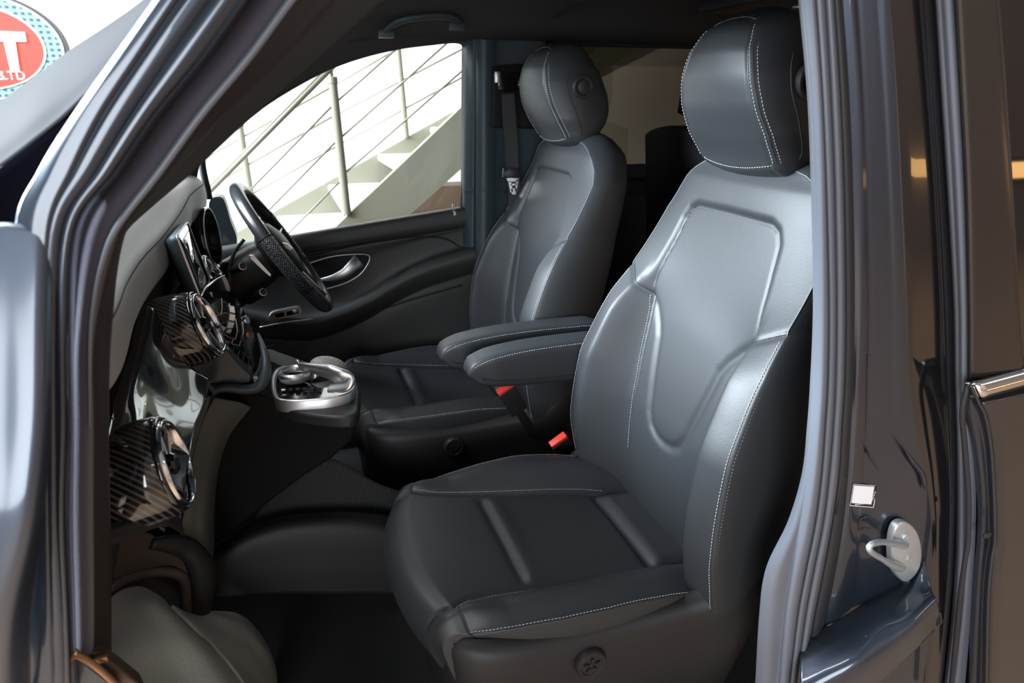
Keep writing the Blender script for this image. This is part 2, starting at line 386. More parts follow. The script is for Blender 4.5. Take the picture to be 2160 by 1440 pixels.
    for sg in (1, -1):
        e = hf(np.full(90, sg * .985), b) + np.array([-.001, sg * .001, 0]); stitches('stitching', e, M['thread'], hr, r=.00075)
        e = hf(np.full(90, sg * 1.0), b) + np.array([.009, sg * .0075, 0]); stitches('stitching', e, M['thread'], hr, r=.0006)
        e = hf(np.full(90, sg * 1.0), b) + np.array([.004, sg * .0035, 0]); MB().tube(e, .0009, n=6).build('seam', M['dark'], hr)
    stitches('stitching', hf(np.linspace(-.97, .97, 60), np.full(60, .012)) + np.array([-.0015, 0, 0]), M['thread'], hr)
    stitches('stitching', hf(np.linspace(-.97, .97, 60), np.full(60, .995)) + np.array([-.001, 0, .001]), M['thread'], hr, r=.0005)
    for sg in (1, -1):
        c = O + np.array([.862, sg * .136, 1.640])
        MB().lathe(c, (0, sg, 0), [(.031, -.012), (.031, -.001), (.029, .0018), (.024, .0022), (.020, -.001), (.018, -.001), (.0175, .003), (.015, .0045), (.0001, .0045)], n=40).build('fold_button', M['plastic'], hr)
        # shell line on the side of the headrest
        e = crom(np.array([(.822, .126, 1.685), (.812, .137, 1.66), (.815, .143, 1.625), (.835, .145, 1.58), (.858, .138, 1.53), (.862, .128, 1.51)]), 40); e[:, 1] *= sg
        MB().tube(e + O, .0016, n=6).build('seam', M['dark'], hr)
        po = MB().tube([O + np.array([.905, sg * .075, 1.46]), O + np.array([.905, sg * .075, 1.55])], .0065, n=14); po.build('post', M['chrome'], hr)
        MB().lathe(O + np.array([.905, sg * .075, 1.497]), (0, 0, 1), [(.016, 0), (.016, .006), (.012, .009), (.0066, .009)], n=20).build('post_collar', M['plastic'], hr)
    # cushion
    WX = [.12, .17, .20, .228, .254, .286, .38, .466, .58, .65, .80]; WW = [.215, .225, .232, .240, .250, .258, .272, .278, .272, .265, .25]
    OZc = [(.10, .72), (.17, .742), (.20, .750), (.228, .757), (.286, .767), (.466, .774), (.58, .762), (.65, .745), (.80, .70)]
    CZc = [(.10, .775), (.17, .784), (.213, .780), (.277, .770), (.415, .745), (.57, .722), (.663, .704), (.80, .69)]
    SYc = [(.10, .19), (.213, .18), (.277, .17), (.415, .162), (.57, .152), (.663, .142), (.8, .14)]
    gC = [(.20, .262), (.192, .235), (.194, .21), (.205, .19), (.225, .180), (.277, .170), (.415, .162), (.57, .152), (.663, .142), (.78, .14)]
    gX = [[(.350, 0), (.350, .150)], [(.632, 0), (.632, .135)]]
    def ctop_z(x, y):
        t = np.abs(y); I = lambda T: pch([p[0] for p in T], [p[1] for p in T], x)
        w = np.interp(x, WX, WW); zo = I(OZc); zc = I(CZc); s = I(SYc); cr = s + (w - s) * .55
        zcr = np.maximum(zo, zc) + .014 * np.clip((x - .17) / .06, 0, 1)
        sm = lambda q: q * q * (3 - 2 * q)
        z = np.where(t <= s, zc + .004 * (1 - (t / s) ** 2), np.where(t <= cr, zc + (zcr - zc) * np.sin(np.clip((t - s) / (cr - s), 0, 1) * PI / 2), zcr + (zo - zcr) * sm(np.clip((t - cr) / (w - cr), 0, 1))))
        z = z - .009 * np.exp(-(dseg(x, t, gC) / .005) ** 2)
        d1 = dseg(x, t, gX[0]); z = z - .010 * np.exp(-(d1 / .011) ** 2) * np.clip((.155 - t) / .02, 0, 1)
        z = z + .005 * np.exp(-((x - .375) / .02) ** 2) * np.clip((.155 - t) / .03, 0, 1)
        d2 = dseg(x, t, gX[1]); z = z - .010 * np.exp(-(d2 / .010) ** 2) * np.clip((.145 - t) / .02, 0, 1) + .012 * np.clip((x - .64) / .02, 0, 1) * np.clip((.145 - t) / .03, 0, 1)
        return z
    NB = np.array([(.150, .640), (.132, .668), (.119, .700), (.114, .730), (.121, .757), (.142, .776), (.170, .784)])
    def cf(A, B):
        bb = B * 1.0; nose = crom(NB, 60); q = np.linspace(0, 1, 60)
        yb = A * .245; off = .062 * np.abs(A) ** 2.6
        bn = np.clip(bb / .22, 0, 1); xn = np.interp(bn, q, nose[:, 0]); zn = np.interp(bn, q, nose[:, 1])
        lowf = np.clip(bn, 0, 1)
        xx = np.where(bb < .22, xn, .170 + (bb - .22) / .78 * .64) + off * np.clip(1.15 - bb * 1.6, 0, 1)
        y = A * np.interp(xx, WX, WW)
        z0 = ctop_z(np.maximum(xx, .100), y); zN = ctop_z(.170 + off, y)
        z = np.where(bb < .22, zn - .784 + zN, z0)
        return np.stack([xx, y, z], -1) + O
    def cb(A, B):
        x = .20 + B * .58 + .03 * np.abs(A) ** 2 * (1 - B); y = A * (np.interp(x, WX, WW) - .022); return np.stack([x, y, np.full_like(x, .655) + 0 * x], -1) + O
    cu = puff('cushion', cf, cb, M['leather'], root, nu=130, nv=190, nt=10, bulge=.006, power=.8)
    def oncush(p, off=.001): return np.array([[x, y, float(ctop_z(np.array([x]), np.array([y]))[0]) + off] for x, y in p]) + O
    for sg in (1, -1):
        q = crom([(x, y, 0) for x, y in gC[3:9]], 110)
        stitches('stitching', oncush([(p[0], sg * (p[1] + .0065)) for p in q]), M['thread'], cu, r=.0006)
        MB().tube(oncush([(p[0], sg * p[1]) for p in crom([(x, y, 0) for x, y in gC[1:9]], 110)], .0012), .0013, n=6).build('seam', M['dark'], cu)
        xs = np.linspace(.215, .66, 110); stitches('stitching', oncush([(x, sg * (np.interp(x, WX, WW) - .004)) for x in xs], .0012), M['thread'], cu)
    # moulded base box round the seat
    RX = [.15, .205, .36, .56, .64, .70, .76, .84]; RZ = [.762, .752, .742, .738, .756, .795, .838, .845]
    NL = 90; th = np.linspace(0, 2 * PI, NL, endpoint=False); G = []
    for k, t in enumerate([0, .12, .3, .55, .80, .895, .93, 1.0, 1.0]):
        row = []
        for q in th:
            c, s = math.cos(q), math.sin(q); ex = math.copysign(abs(c) ** .32, c); ey = math.copysign(abs(s) ** .32, s)
            x0 = .195 - .03 * t; x1 = .80 + .04 * t; x = (x0 + x1) / 2 + ex * (x1 - x0) / 2
            hy = .245 + (np.interp(x, [.2, .6, .72, .85], [.278, .283, .322, .325]) - .245) * min(1, t * 1.5) - (.0 if k < 6 else (.004, .022, .036)[k - 6])
            zr = np.interp(x, RX, RZ); row.append((x, ey * hy, .40 + (zr - .40) * t - (.01 if k == 8 else 0)))
        G.append(np.array(row) + O)
    bs = MB().grid(G, cu=True).build('seat_base', M['plastic'], root, angle=None)
    kc = np.array([.425, -.284, .675]) + O
    kn = MB().lathe(kc, (0, -1, 0), [(.030, -.006), (.030, .004), (.0285, .009), (.026, .0115), (.022, .0115), (.020, .009), (.0001, .009)], n=40).build('lumbar_dial', M['plastic'], root)
    d = MB()
    for k in range(5):
        a = 2 * PI * k / 5 + .3; d.box(kc + np.array([math.cos(a) * .011, -.0105, math.sin(a) * .011]), (.010, .004, .0055), Matrix.Rotation(-a, 3, 'Y'), bev=.001)
    d.build('dial_grip', M['soft'], kn)
    # armrest
    sy = 1 if arm > 0 else -1
    top = crom([(.376, 0, .985), (.381, 0, 1.005), (.397, 0, 1.020), (.44, 0, 1.033), (.52, 0, 1.042), (.62, 0, 1.045), (.72, 0, 1.044), (.80, 0, 1.04), (.86, 0, 1.02)], 60)
    bot = crom([(.388, 0, .975), (.405, 0, .957), (.44, 0, .948), (.50, 0, .942), (.58, 0, .938), (.66, 0, .934), (.74, 0, .93), (.80, 0, .93), (.85, 0, .95)], 60)
    G = []
    for i in range(60):
        tz, bz = top[i, 2], bot[i, 2]; tx, bx = top[i, 0], bot[i, 0]; row = []
        wdt = .040 * min(1, .72 + i * .03)
        for q in np.linspace(0, 2 * PI, 36, endpoint=False):
            c, s = math.cos(q), math.sin(q); e = .5 * (1 + math.copysign(abs(s) ** .38, s)); cy = math.copysign(abs(c) ** .28, c)
            row.append((bx + (tx - bx) * e, sy * (.352 + cy * wdt), bz + (tz - bz) * e))
        G.append(np.array(row) + O)
    am = MB().grid(G, cu=True); am.f.append(tuple(range(36))); am.f.append(tuple(59 * 36 + j for j in range(36)))
    ar = am.build('armrest', M['leather'], root, angle=None)
    for s2 in (1, -1):
        e = np.array([(top[i, 0] - .0, sy * .352 + s2 * .0375, top[i, 2] - .0075) for i in range(4, 58)]) + O
        stitches('stitching', e, M['thread'], ar, r=.0006)
        e = np.array([(bot[i, 0], sy * .352 + s2 * .0402, bot[i, 2] + .022) for i in range(3, 58)]) + O
        MB().tube(e, .0009, n=5).build('seam', M['dark'], ar)
    MB().lathe(O + np.array([.80, sy * .275, .985]), (0, sy, 0), [(.0, -.01), (.05, -.01), (.05, .05), (.04, .055), (.0, .055)], n=30).build('armrest_pivot', M['plastic'], ar)
    return root
seat_near = make_seat('front_passenger_seat', 0, 0, 1, 'nearest black leather seat, facing left, with a round dial on its plastic base')
seat_far = make_seat('driver_seat', -.04, .83, -1, 'black leather driver seat behind the steering wheel, farther from the open door')
# belt buckles between the seats
def buckle(c, d, label):
    d = np.array(d, float); d /= np.linalg.norm(d); c = np.array(c)
    r = thing('seat_belt_buckle', label, 'seat belt buckle', tuple(c - d * .14))
    side = np.cross(d, (0, 1, 0)); side /= np.linalg.norm(side); nrm = np.cross(side, d)
    Mx = Matrix((tuple(side), tuple(nrm), tuple(d))).transposed()
    MB().box(c - d * .05, (.052, .026, .10), Mx, bev=.006).build('buckle_body', M['plastic'], r)
    MB().tube([c - d * .10, c - d * .22], .009, n=10, sc=(1.6, .6)).build('buckle_stalk', M['plastic'], r)
    MB().box(c + d * .004, (.050, .019, .012), Mx, bev=.003).build('release_button', M['red'], r)
c = at(1066, 820, y=.47); buckle(c, (-.45, -.25, .8), 'black seat belt buckle with red button beside the driver seat cushion, under the armrests')
c = at(1178, 929, y=.335); buckle(c, (-.45, -.35, .75), 'black seat belt buckle with red button beside the nearest seat, between cushion and backrest')
# ------------------------------------------------------------------ showroom
def structure(o): o['kind'] = 'structure'; return o
def plate(name, c, size, m, parent=None, bev=0):
    return MB().box(c, size, bev=bev).build(name, m, parent, smooth=False, angle=None)
structure(plate('floor', (1.5, 0, -.05), (18, 12, .1), M['floor']))
structure(plate('wall_back', (1.5, 5.3, 2.4), (18, .2, 4.8), M['white']))
structure(plate('wall_near', (5.0, -5.2, 2.4), (10.6, .2, 4.8), M['wood']))
structure(plate('wall_right', (10.0, 0, 2.4), (.2, 10.4, 4.8), M['wood']))
lw = plate('trim_1', (7.3, 5.02, .42), (14.0, .30, .86), mat('brown_plinth', (.07, .042, .024), rough=.7, vary=(4, (.045, .027, .015)))); structure(lw)
# stairs: two flat steel stringers, treads, round posts and cables
st = thing('staircase', 'pale steel staircase with thin cable railings outside the far window', 'staircase', (.3, 2.8, 0))
YN, YF = 2.3, 3.3
def ext(p, q, t): p = np.array(p); q = np.array(q); return p + (q - p) * t
n0, n1 = at(707, 480, y=YN), at(980, 220, y=YN); l0, l1 = at(860, 457, y=YN), at(977, 353, y=YN)
l0b = ext(l1, l0, 3.3)
MB().prism([ext(n1, n0, 1.9), ext(n0, n1, 2.6), ext(l0, l1, 4.6), l0b], (0, .05, 0)).build('stringer', M['beige'], st, smooth=False)
f0, f1 = at(573, 450, y=YF), at(950, 240, y=YF); dz = np.array([0, 0, -.26])
MB().prism([ext(f1, f0, 1.5), ext(f0, f1, 2.2), ext(f0, f1, 2.2) + dz, ext(f1, f0, 1.5) + dz], (0, .05, 0)).build('stringer', M['beige'], st, smooth=False)
for a, b in (((480, 520), (640, 505)), ((585, 460), (722, 443)), ((693, 397), (802, 377)), ((797, 330), (880, 318)), ((907, 273), (975, 262)), ((965, 232), (1040, 222))):
    p, q = at(*a, y=YF), at(*b, y=YF); z = (p[2] + q[2]) / 2
    MB().box(((p[0] + q[0]) / 2, (YN + YF) / 2 + .02, z - .02), (abs(q[0] - p[0]), YF - YN - .04, .04), bev=.012).build('tread', M['tread'], st)
for a, b, Y_, r in (((505, 262), (528, 408), YF, .020), ((701, 168), (732, 452), YN, .021), ((838, 90), (857, 290), YF, .020), ((1000, -10), (1010, 200), YN, .021)):
    p, q = at(*a, y=Y_), at(*b, y=Y_); po = MB().tube([p, q], r, n=16).build('railing_post', M['beige'], st, angle=60)
    MB().lathe(p, (p - q), [(r * 1.15, -.015), (r * 1.15, .012), (.0001, .016)], n=16).build('post_cap', M['beige'], po)
    p2 = p + (p - q) / np.linalg.norm(p - q) * .12; MB().tube([p, p2], r * .35, n=8).build('post_stem', M['beige'], po, angle=None)
for a, b, Y_, r in (((443, 402), (704, 138), YN, .013), ((428, 408), (704, 128), YN, .006),
                    ((528, 400), (702, 222), YN, .005), ((563, 447), (707, 300), YN, .005), ((600, 500), (722, 378), YN, .005),
                    ((702, 222), (843, 97), YN, .005), ((723, 287), (947, 87), YN, .005), ((707, 300), (723, 287), YN, .005), ((730, 363), (990, 136), YN, .005),
                    ((425, 338), (697, 185), YF, .006), ((697, 185), (860, 90), YF, .006), ((435, 398), (703, 245), YF, .006), ((703, 245), (990, 96), YF, .006),
                    ((530, 410), (725, 300), YF, .006), ((725, 300), (990, 155), YF, .006)):
    p, q = at(*a, y=Y_), at(*b, y=Y_); MB().tube([p, q], r, n=8).build('railing_cable', M['beige'], st, angle=None)
# soffit of the upper flight, seen through the rear glass
so = MB().prism([at(1180, 208, y=4.3), at(1420, 88, y=4.3), at(1420, -60, y=4.3), at(1180, -60, y=4.3)], (0, .15, 0)).build('trim_2', mat('grey_soffit', (.16, .16, .16), rough=.9), smooth=False); structure(so)

# oval wall sign behind the windscreen
SY_ = 5.19
sg = thing('oval_wall_sign', 'large oval wall sign with red centre, white letter and teal mesh border', 'sign', tuple(at(-40, 110, y=SY_)))
sc_ = at(-45, 100, y=SY_); e1 = at(147, 105, y=SY_); top_ = at(-45, -22, y=SY_); rx = abs(e1[0] - sc_[0]); rz = abs(top_[2] - sc_[2])
def oval(name, k1, k2, y, th, m, par):
    g = MB(); q = np.linspace(0, 2 * PI, 73)[:-1]
    o_ = [(sc_[0] + rx * k1 * math.cos(t), y, sc_[2] + rz * k2 * math.sin(t)) for t in q]; return g.prism(o_, (0, -th, 0)).build(name, m, par)
tm = mat('teal_mesh_print', (.05, .2, .26), rough=.6); nt = tm.node_tree
ck = nt.nodes.new('ShaderNodeTexBrick'); ck.inputs['Color1'].default_value = (.008, .06, .085, 1); ck.inputs['Color2'].default_value = (.012, .085, .11, 1); ck.inputs['Mortar'].default_value = (.16, .26, .28, 1)
ck.inputs['Scale'].default_value = 1; ck.offset = 0; ck.inputs['Brick Width'].default_value = .045; ck.inputs['Row Height'].default_value = .04; ck.inputs['Mortar Size'].default_value = .011
tc = nt.nodes.new('ShaderNodeTexCoord'); mp = nt.nodes.new('ShaderNodeMapping'); mp.inputs['Rotation'].default_value = (PI / 2, 0, 0)
nt.links.new(tc.outputs['Object'], mp.inputs[0]); nt.links.new(mp.outputs[0], ck.inputs[0]); nt.links.new(ck.outputs[0], nt.nodes['Principled BSDF'].inputs['Base Color'])
oval('frame', 1.0, 1.0, SY_, .05, mat('grey_sign_frame', (.035, .035, .035), rough=.5), sg)
oval('rim', .955, .95, SY_ - .03, .03, M['label_w'], sg)
oval('mesh_border', .93, .92, SY_ - .05, .015, tm, sg)
oval('inner_rim', .76, .76, SY_ - .06, .015, M['label_w'], sg)
oval('red_panel', .735, .73, SY_ - .07, .012, mat('sign_red', (.42, .035, .02), rough=.5), sg)
yl = SY_ - .084
def P2(x, y): return at(x, y, y=yl)
lt = MB().prism([P2(5, 66), P2(53, 68), P2(57, 88), P2(33, 88), P2(43, 152), P2(24, 152), P2(9, 88), P2(-8, 88), P2(-12, 66)][:9], (0, -.012, 0)).build('letter', M['label_w'], sg, smooth=False)
text('lettering', 'LTD', .085, .004, M['label_w'], sg, P2(56, 168), (PI / 2, 0, 0), 'RIGHT')
text('lettering', 'CARS', .085, .004, M['label_w'], sg, P2(12, 168), (PI / 2, 0, 0), 'RIGHT')
# warm strip lamp low on the panelled wall behind the camera (seen mirrored in the gloss black trim)
wl = thing('wall_strip_lamp', 'long warm strip lamp mirrored in the gloss black centre pillar', 'lamp', (6.9, -5.09, .78))
MB().box((6.9, -5.07, .86), (3.4, .05, .26), bev=.01).build('housing', M['rubber'], wl)
MB().box((6.9, -5.04, .86), (3.3, .02, .17), bev=.004).build('diffuser', mat('warm_diffuser', (.9, .6, .3), emit=(1, .52, .16), es=6), wl)

# ------------------------------------------------------------------ van body
van = thing('van', 'dark blue-grey van seen through its open front door', 'van', (0.4, .4, 0))
def px(rows, dy=0):
    return [[at(p[0], p[1], y=p[2] + dy) for p in r] for r in rows]
# far side: rail over the window, pillars
edge = [(404, 420), (427, 320), (490, 268), (560, 215), (632, 171), (700, 137), (770, 113), (840, 97), (910, 88), (965, 84), (1010, 84)]
mid = [(340, 430), (395, 318), (448, 240), (520, 170), (595, 120), (670, 78), (750, 50), (832, 38), (905, 32), (970, 30), (1030, 30)]
out = [(300, 440), (330, 300), (400, 200), (470, 120), (550, 55), (625, 0), (720, -40), (815, -60), (900, -70), (985, -70), (1060, -70)]
hd = [(180, 460), (230, 300), (300, 180), (390, 70), (470, 0), (560, -60), (680, -110), (800, -130), (900, -140), (1000, -140), (1080, -140)]
rows = [[(*p, 1.20) for p in edge], [(*((np.array(a) * .6 + np.array(b) * .4)), 1.15) for a, b in zip(edge, mid)], [(*p, 1.06) for p in mid], [(*p, .98) for p in out], [(*p, .80) for p in hd]]
skin('roof_rail_trim', px(rows), mat('roof_rail_cloth', (.024, .021, .023), rough=.85), van, nu=80, nv=40, solid=.012)
# rubber bead round the window
we = [(441, 420), (428, 319), (490, 268), (560, 215), (632, 171), (700, 137), (770, 113), (840, 97), (910, 88), (962, 84), (980, 93), (986, 120), (986, 250), (982, 350), (975, 445)]
MB().tube(crom(ats(we, 1.215), 160), .011, n=8).build('window_seal', M['rubber'], van, angle=None)
# far centre pillar
v_ = [60, 90, 180, 300, 400, 404, 408, 500, 560]
cols = []
for v in v_:
    k = -3 if v == 404 else 0
    d = (v - 90) / 400
    cols.append([(976 - 3*d, v, 1.23), (988 - 8*d, v, 1.19), (1001 - 4*d, v, 1.165), (1004 - 2*d, v, 1.175), (1008 - d, v, 1.15), (1022 - d, v, 1.135 + (.01 if k else 0)), (1036 - d, v, 1.14), (1060, v, 1.16), (1150, v, 1.18)])
skin('centre_pillar_trim', px(cols), M['greyplastic'], van, nu=90, nv=70, solid=.008)
# recess panel that the belt runs in
skin('belt_recess', px([[(1037, 140, 1.135), (1090, 135, 1.15), (1140, 140, 1.16)], [(1036, 260, 1.13), (1090, 260, 1.15), (1140, 262, 1.16)], [(1032, 258 + 2, 1.13), (1090, 262, 1.15), (1140, 264, 1.16)]]), M['dark'], van, nu=12, nv=8, solid=.004)
# roof lining: with a dropped console over the second row
G = []
for x in np.linspace(.10, 3.2, 40):
    row = []
    for y in np.linspace(-.36, 1.12, 30):
        e = max(abs((y - .38) / .74), 0); z = 1.885 - .10 * max(0, (e - .72) / .28) ** 2 - .05 * max(0, (.45 - x) / .35) ** 2
        row.append((x, y, z))
    G.append(row)
o = MB().grid(G).build('roof_lining', M['headliner'], van, angle=None); m_ = o.modifiers.new('s', 'SOLIDIFY'); m_.thickness = .03; m_.offset = 1
plate('roof', (1.55, .38, 1.965), (3.7, 1.9, .05), M['paint'], van, bev=.02)
MB().tube(crom([(.86, 1.02, 1.845), (.84, .6, 1.872), (.88, .0, 1.868)], 30), .0035, n=6).build('lining_joint', M['rubber'], van)
plate('roof_console', (1.55, .55, 1.855), (.75, .34, .035), M['rubber'], van, bev=.012)
for k, (x_, y_) in enumerate(((1.30, .62), (1.34, .50), (1.66, .56))): MB().lathe((x_, y_, 1.838), (0, 0, -1), [(.016, 0), (.016, .004), (.010, .006), (.0001, .006)], n=20).build('reading_light', M['satin'], van)
# far side wall behind the driver, round the tinted window
for c, s in (((2.2, 1.225, .95), (2.9, .05, .84)), ((2.2, 1.225, 1.84), (2.9, .05, .12)), ((.87, 1.225, 1.55), (.25, .05, .6)), ((2.45, 1.225, 1.55), (.12, .05, .6)), ((3.4, 1.225, 1.55), (.3, .05, .6))):
    plate('side_wall', c, s, M['dark'], van, bev=.006)
plate('side_window', (1.70, 1.235, 1.57), (1.42, .006, .44), M['tint'], van)
plate('side_window', (2.9, 1.235, 1.57), (.8, .006, .44), M['tint'], van)
plate('tailgate', (3.6, .38, 1.1), (.06, 1.7, 1.6), M['rubber'], van, bev=.01)
plate('lower_side', (.3, 1.235, .55), (1.9, .03, .82), M['dark'], van)
# the window sill line of the second row
plate('side_armrest', (1.9, 1.16, 1.30), (1.7, .10, .05), M['soft'], van, bev=.018)
fl = MB().box((1.4, .38, .36), (4.4, 1.55, .06), bev=.01).build('floor_carpet', M['carpet'], van, smooth=False, angle=None)
plate('under_body', (1.4, .38, .26), (4.4, 1.6, .10), M['rubber'], van, bev=.02)
# door glass of the far side
MB().prism(ats(we[1:-1] + [(975, 452), (640, 510), (445, 540)], 1.235), (0, .004, 0)).build('driver_window', M['clear'], van, smooth=False)

# ---- near front pillar: painted frame with a stepped, ribbed section, then flocked seal and inner trim
VS = [-80, 0, 120, 240, 360, 480, 700, 900, 1100, 1300, 1470]
B = {  # u of each line at the rows above
 'wl': [385, 330, 245, 160, 85, 35, 60, 60, 60, 60, 60],
 'a':  [400, 345, 262, 182, 120, 84, 90, 88, 88, 92, 96],
 'b':  [425, 366, 285, 206, 146, 100, 98, 97, 99, 104, 110],
 'c':  [462, 402, 318, 238, 170, 112, 104, 104, 108, 116, 124],
 'd':  [490, 432, 346, 264, 192, 124, 114, 114, 117, 128, 136],
 'e':  [500, 444, 358, 278, 204, 136, 122, 122, 121, 133, 140],
 'f':  [560, 508, 420, 322, 240, 156, 138, 138, 134, 142, 148],
 'g':  [582, 526, 440, 342, 258, 172, 150, 149, 146, 152, 156],
 'h':  [680, 614, 525, 425, 337, 246, 192, 190, 190, 192, 190],
 'i':  [694, 628, 538, 436, 348, 257, 202, 199, 198, 198, 195],
 'j':  [760, 700, 590, 470, 368, 264, 230, 225, 228, 230, 230]}
def strip(keys, ys, name, m, nu=40, nv=90, solid=.004, par=van, rng=None, ks=[1] * 11):
    rows = [[at(B[k][i] if isinstance(k, str) else B[k[0]][i] * (1 - k[2]) + B[k[1]][i] * k[2], VS[i], y=-.49 + (y + .49) * ks[i]) for k, y in zip(keys, ys)] for i in (rng or range(len(VS)))]
    return skin(name, rows, m, par, nu=nu, nv=nv, solid=solid)
strip(['wl', ('wl', 'a', .6), 'a', 'b', ('b', 'c', .3), ('b', 'c', .7), 'c', 'd', ('d', 'e', .6), 'e', ('e', 'f', .3), ('e', 'f', .7), 'f', ('f', 'g', .5), 'g'],
      [-.486, -.490, -.491, -.4915, -.489, -.4905, -.4915, -.490, -.481, -.487, -.4905, -.490, -.484, -.462, -.435], 'front_pillar', M['paint'], nu=110, ks=[1, 1, 1, 1, 1, .8, .7, .6, .6, .6, .6])
strip([('f', 'g', .55), 'g', ('g', 'h', .25), ('g', 'h', .5), ('g', 'h', .8), 'h', 'i'], [-.44, -.432, -.438, -.441, -.438, -.430, -.420], 'pillar_seal', M['flock'], nu=50)
# pale lip of the seal
MB().tube(crom([at(B['h'][i], VS[i], y=-.441) for i in range(6)] + [at(214, 560, y=-.441), at(198, 640, y=-.441), at(191, 720, y=-.441), at(190, 900, y=-.441)], 110), np.interp(np.linspace(0, 1, 110), [0, .5, .75, 1], [.0035, .0035, .002, .001]), n=8).build('seal_lip', M['sealgrey'], van, angle=None)
strip(['h', 'i', ('i', 'j', .5), 'j', ('j', 'j', 0)], [-.428, -.424, -.405, -.38, -.33], 'pillar_trim', mat('brown_black_trim', (.028, .021, .019), rough=.55), nu=30)
# inner trim up to the roof, covering the corner of the windscreen
rows = [[(u, v, -.40), (u + w_ * .45, v, -.37), (u + w_, v + 6, -.30)] for u, v, w_ in ((694, -80, 190), (628, 0, 165), (538, 120, 120), (436, 240, 84), (396, 295, 64), (348, 360, 42), (300, 418, 22), (262, 465, 8), (242, 500, 3))]
skin('pillar_lining', px(rows), M['headliner'], van, nu=20, nv=50, solid=.008)
# front fender, outside the pillar
rows = [[(-900, 440, -.470), (-240, 440, -.470), (-60, 470, -.482), (20, 470, -.486), (80, 478, -.488), (104, 482, -.484)],
        [(-900, 640, -.488), (-240, 640, -.488), (-60, 650, -.500), (10, 650, -.503), (78, 650, -.505), (103, 650, -.498)],
        [(-900, 900, -.510), (-240, 900, -.510), (-60, 900, -.524), (10, 900, -.528), (76, 900, -.530), (100, 900, -.520)],
        [(-900, 1100, -.528), (-240, 1100, -.528), (-60, 1100, -.542), (0, 1100, -.546), (58, 1100, -.546), (84, 1100, -.530)],
        [(-900, 1300, -.528), (-240, 1300, -.528), (-90, 1300, -.542), (-40, 1300, -.546), (16, 1300, -.544), (60, 1300, -.520)],
        [(-900, 1500, -.50), (-240, 1500, -.50), (-100, 1500, -.52), (-50, 1500, -.52), (0, 1500, -.515), (60, 1500, -.49)]]
skin('front_fender', px(rows), mat('lit_fender_paint', (.06, .075, .105), rough=.4, metal=.6, coat=1, coat_r=.12), van, nu=50, nv=60, solid=.006)  # van paint in a lighter copy, brightness put into the colour
# opaque sheet coloured as the windscreen's pale reflection, and the dark quarter panel under it
rows = [[(-320, 560, -.36), (-40, 385, -.37), (90, 290, -.38), (168, 222, -.385), (330, 55, -.39), (440, -70, -.40)],
        [(-320, 500, -.32), (-40, 320, -.33), (90, 215, -.34), (168, 155, -.345), (330, 10, -.35), (440, -110, -.36)],
        [(-320, 430, -.16), (-40, 248, -.18), (90, 158, -.19), (150, 112, -.20), (318, -5, -.21), (440, -140, -.22)]]
skin('windscreen_edge', px(rows), mat('screen_reflection_tone', (.034, .034, .036), rough=.7, spec=.05), van, nu=50, nv=20, solid=.006)
MB().tube(crom(ats([(-320, 575), (-40, 392), (90, 297), (172, 226)], -.372), 40), .004, n=8).build('screen_rubber', M['rubber'], van, angle=None)
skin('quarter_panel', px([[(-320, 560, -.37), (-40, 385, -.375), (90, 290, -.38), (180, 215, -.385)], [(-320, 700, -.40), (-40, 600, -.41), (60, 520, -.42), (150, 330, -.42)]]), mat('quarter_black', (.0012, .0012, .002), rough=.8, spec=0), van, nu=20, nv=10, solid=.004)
# ------------------------------------------------------------------ near centre pillar and its seal
VP_ = [-60, 0, 200, 400, 640, 800, 900, 1000, 1100, 1200, 1300, 1440, 1500]
Q = {
 'il': [1682, 1688, 1706, 1714, 1718, 1712, 1705, 1694, 1664, 1616, 1602, 1594, 1590],
 's0': [1690, 1697, 1714, 1722, 1724, 1722, 1716, 1706, 1690, 1668, 1652, 1640, 1634],
 's1': [1716, 1720, 1734, 1742, 1748, 1746, 1740, 1733, 1720, 1700, 1682, 1666, 1660],
 's2': [1738, 1741, 1752, 1760, 1764, 1762, 1757, 1748, 1736, 1716, 1698, 1680, 1674],
 's3': [1752, 1755, 1768, 1776, 1780, 1778, 1772, 1766, 1752, 1734, 1714, 1690, 1684],
 'p0': [1772, 1776, 1790, 1798, 1802, 1800, 1794, 1788, 1778, 1762, 1742, 1712, 1704],
 'p1': [1790, 1795, 1810, 1817, 1817, 1810, 1808, 1800, 1792, 1780, 1760, 1736, 1726],
 'p2': [1800, 1806, 1818, 1826, 1832, 1830, 1828, 1822, 1816, 1810, 1800, 1790, 1784],
 'p3': [1846, 1850, 1862, 1872, 1880, 1880, 1882, 1884, 1888, 1890, 1886, 1880, 1874],
 'p4': [1862, 1868, 1882, 1892, 1902, 1904, 1914, 1930, 1942, 1946, 1944, 1930, 1924],
 'p5': [1874, 1879, 1893, 1903, 1914, 1920, 1936, 1956, 1968, 1970, 1966, 1950, 1944],
 'p6': [1950, 1954, 1966, 1978, 1990, 1996, 2000, 2004, 2004, 2000, 1992, 1980, 1974],
 'p7': [1964, 1968, 1980, 1992, 2008, 2012, 2014, 2014, 2012, 2008, 2000, 1986, 1980],
 'd0': [1968, 1972, 1984, 1997, 2011, 2014, 2017, 2018, 2018, 2014, 2008, 1992, 1986],
 'd1': [1984, 1988, 2002, 2014, 2024, 2026, 2030, 2034, 2036, 2034, 2026, 2010, 2004],
 'd2': [2006, 2010, 2020, 2030, 2038, 2038, 2044, 2050, 2050, 2046, 2038, 2022, 2016],
 'd3': [2014, 2018, 2030, 2040, 2046, 2047, 2053, 2056, 2056, 2052, 2046, 2034, 2028],
 'w0': [2095, 2103, 2119, 2132, 2146, 2158, 2166, 2170, 2170, 2170, 2170, 2170, 2170]}
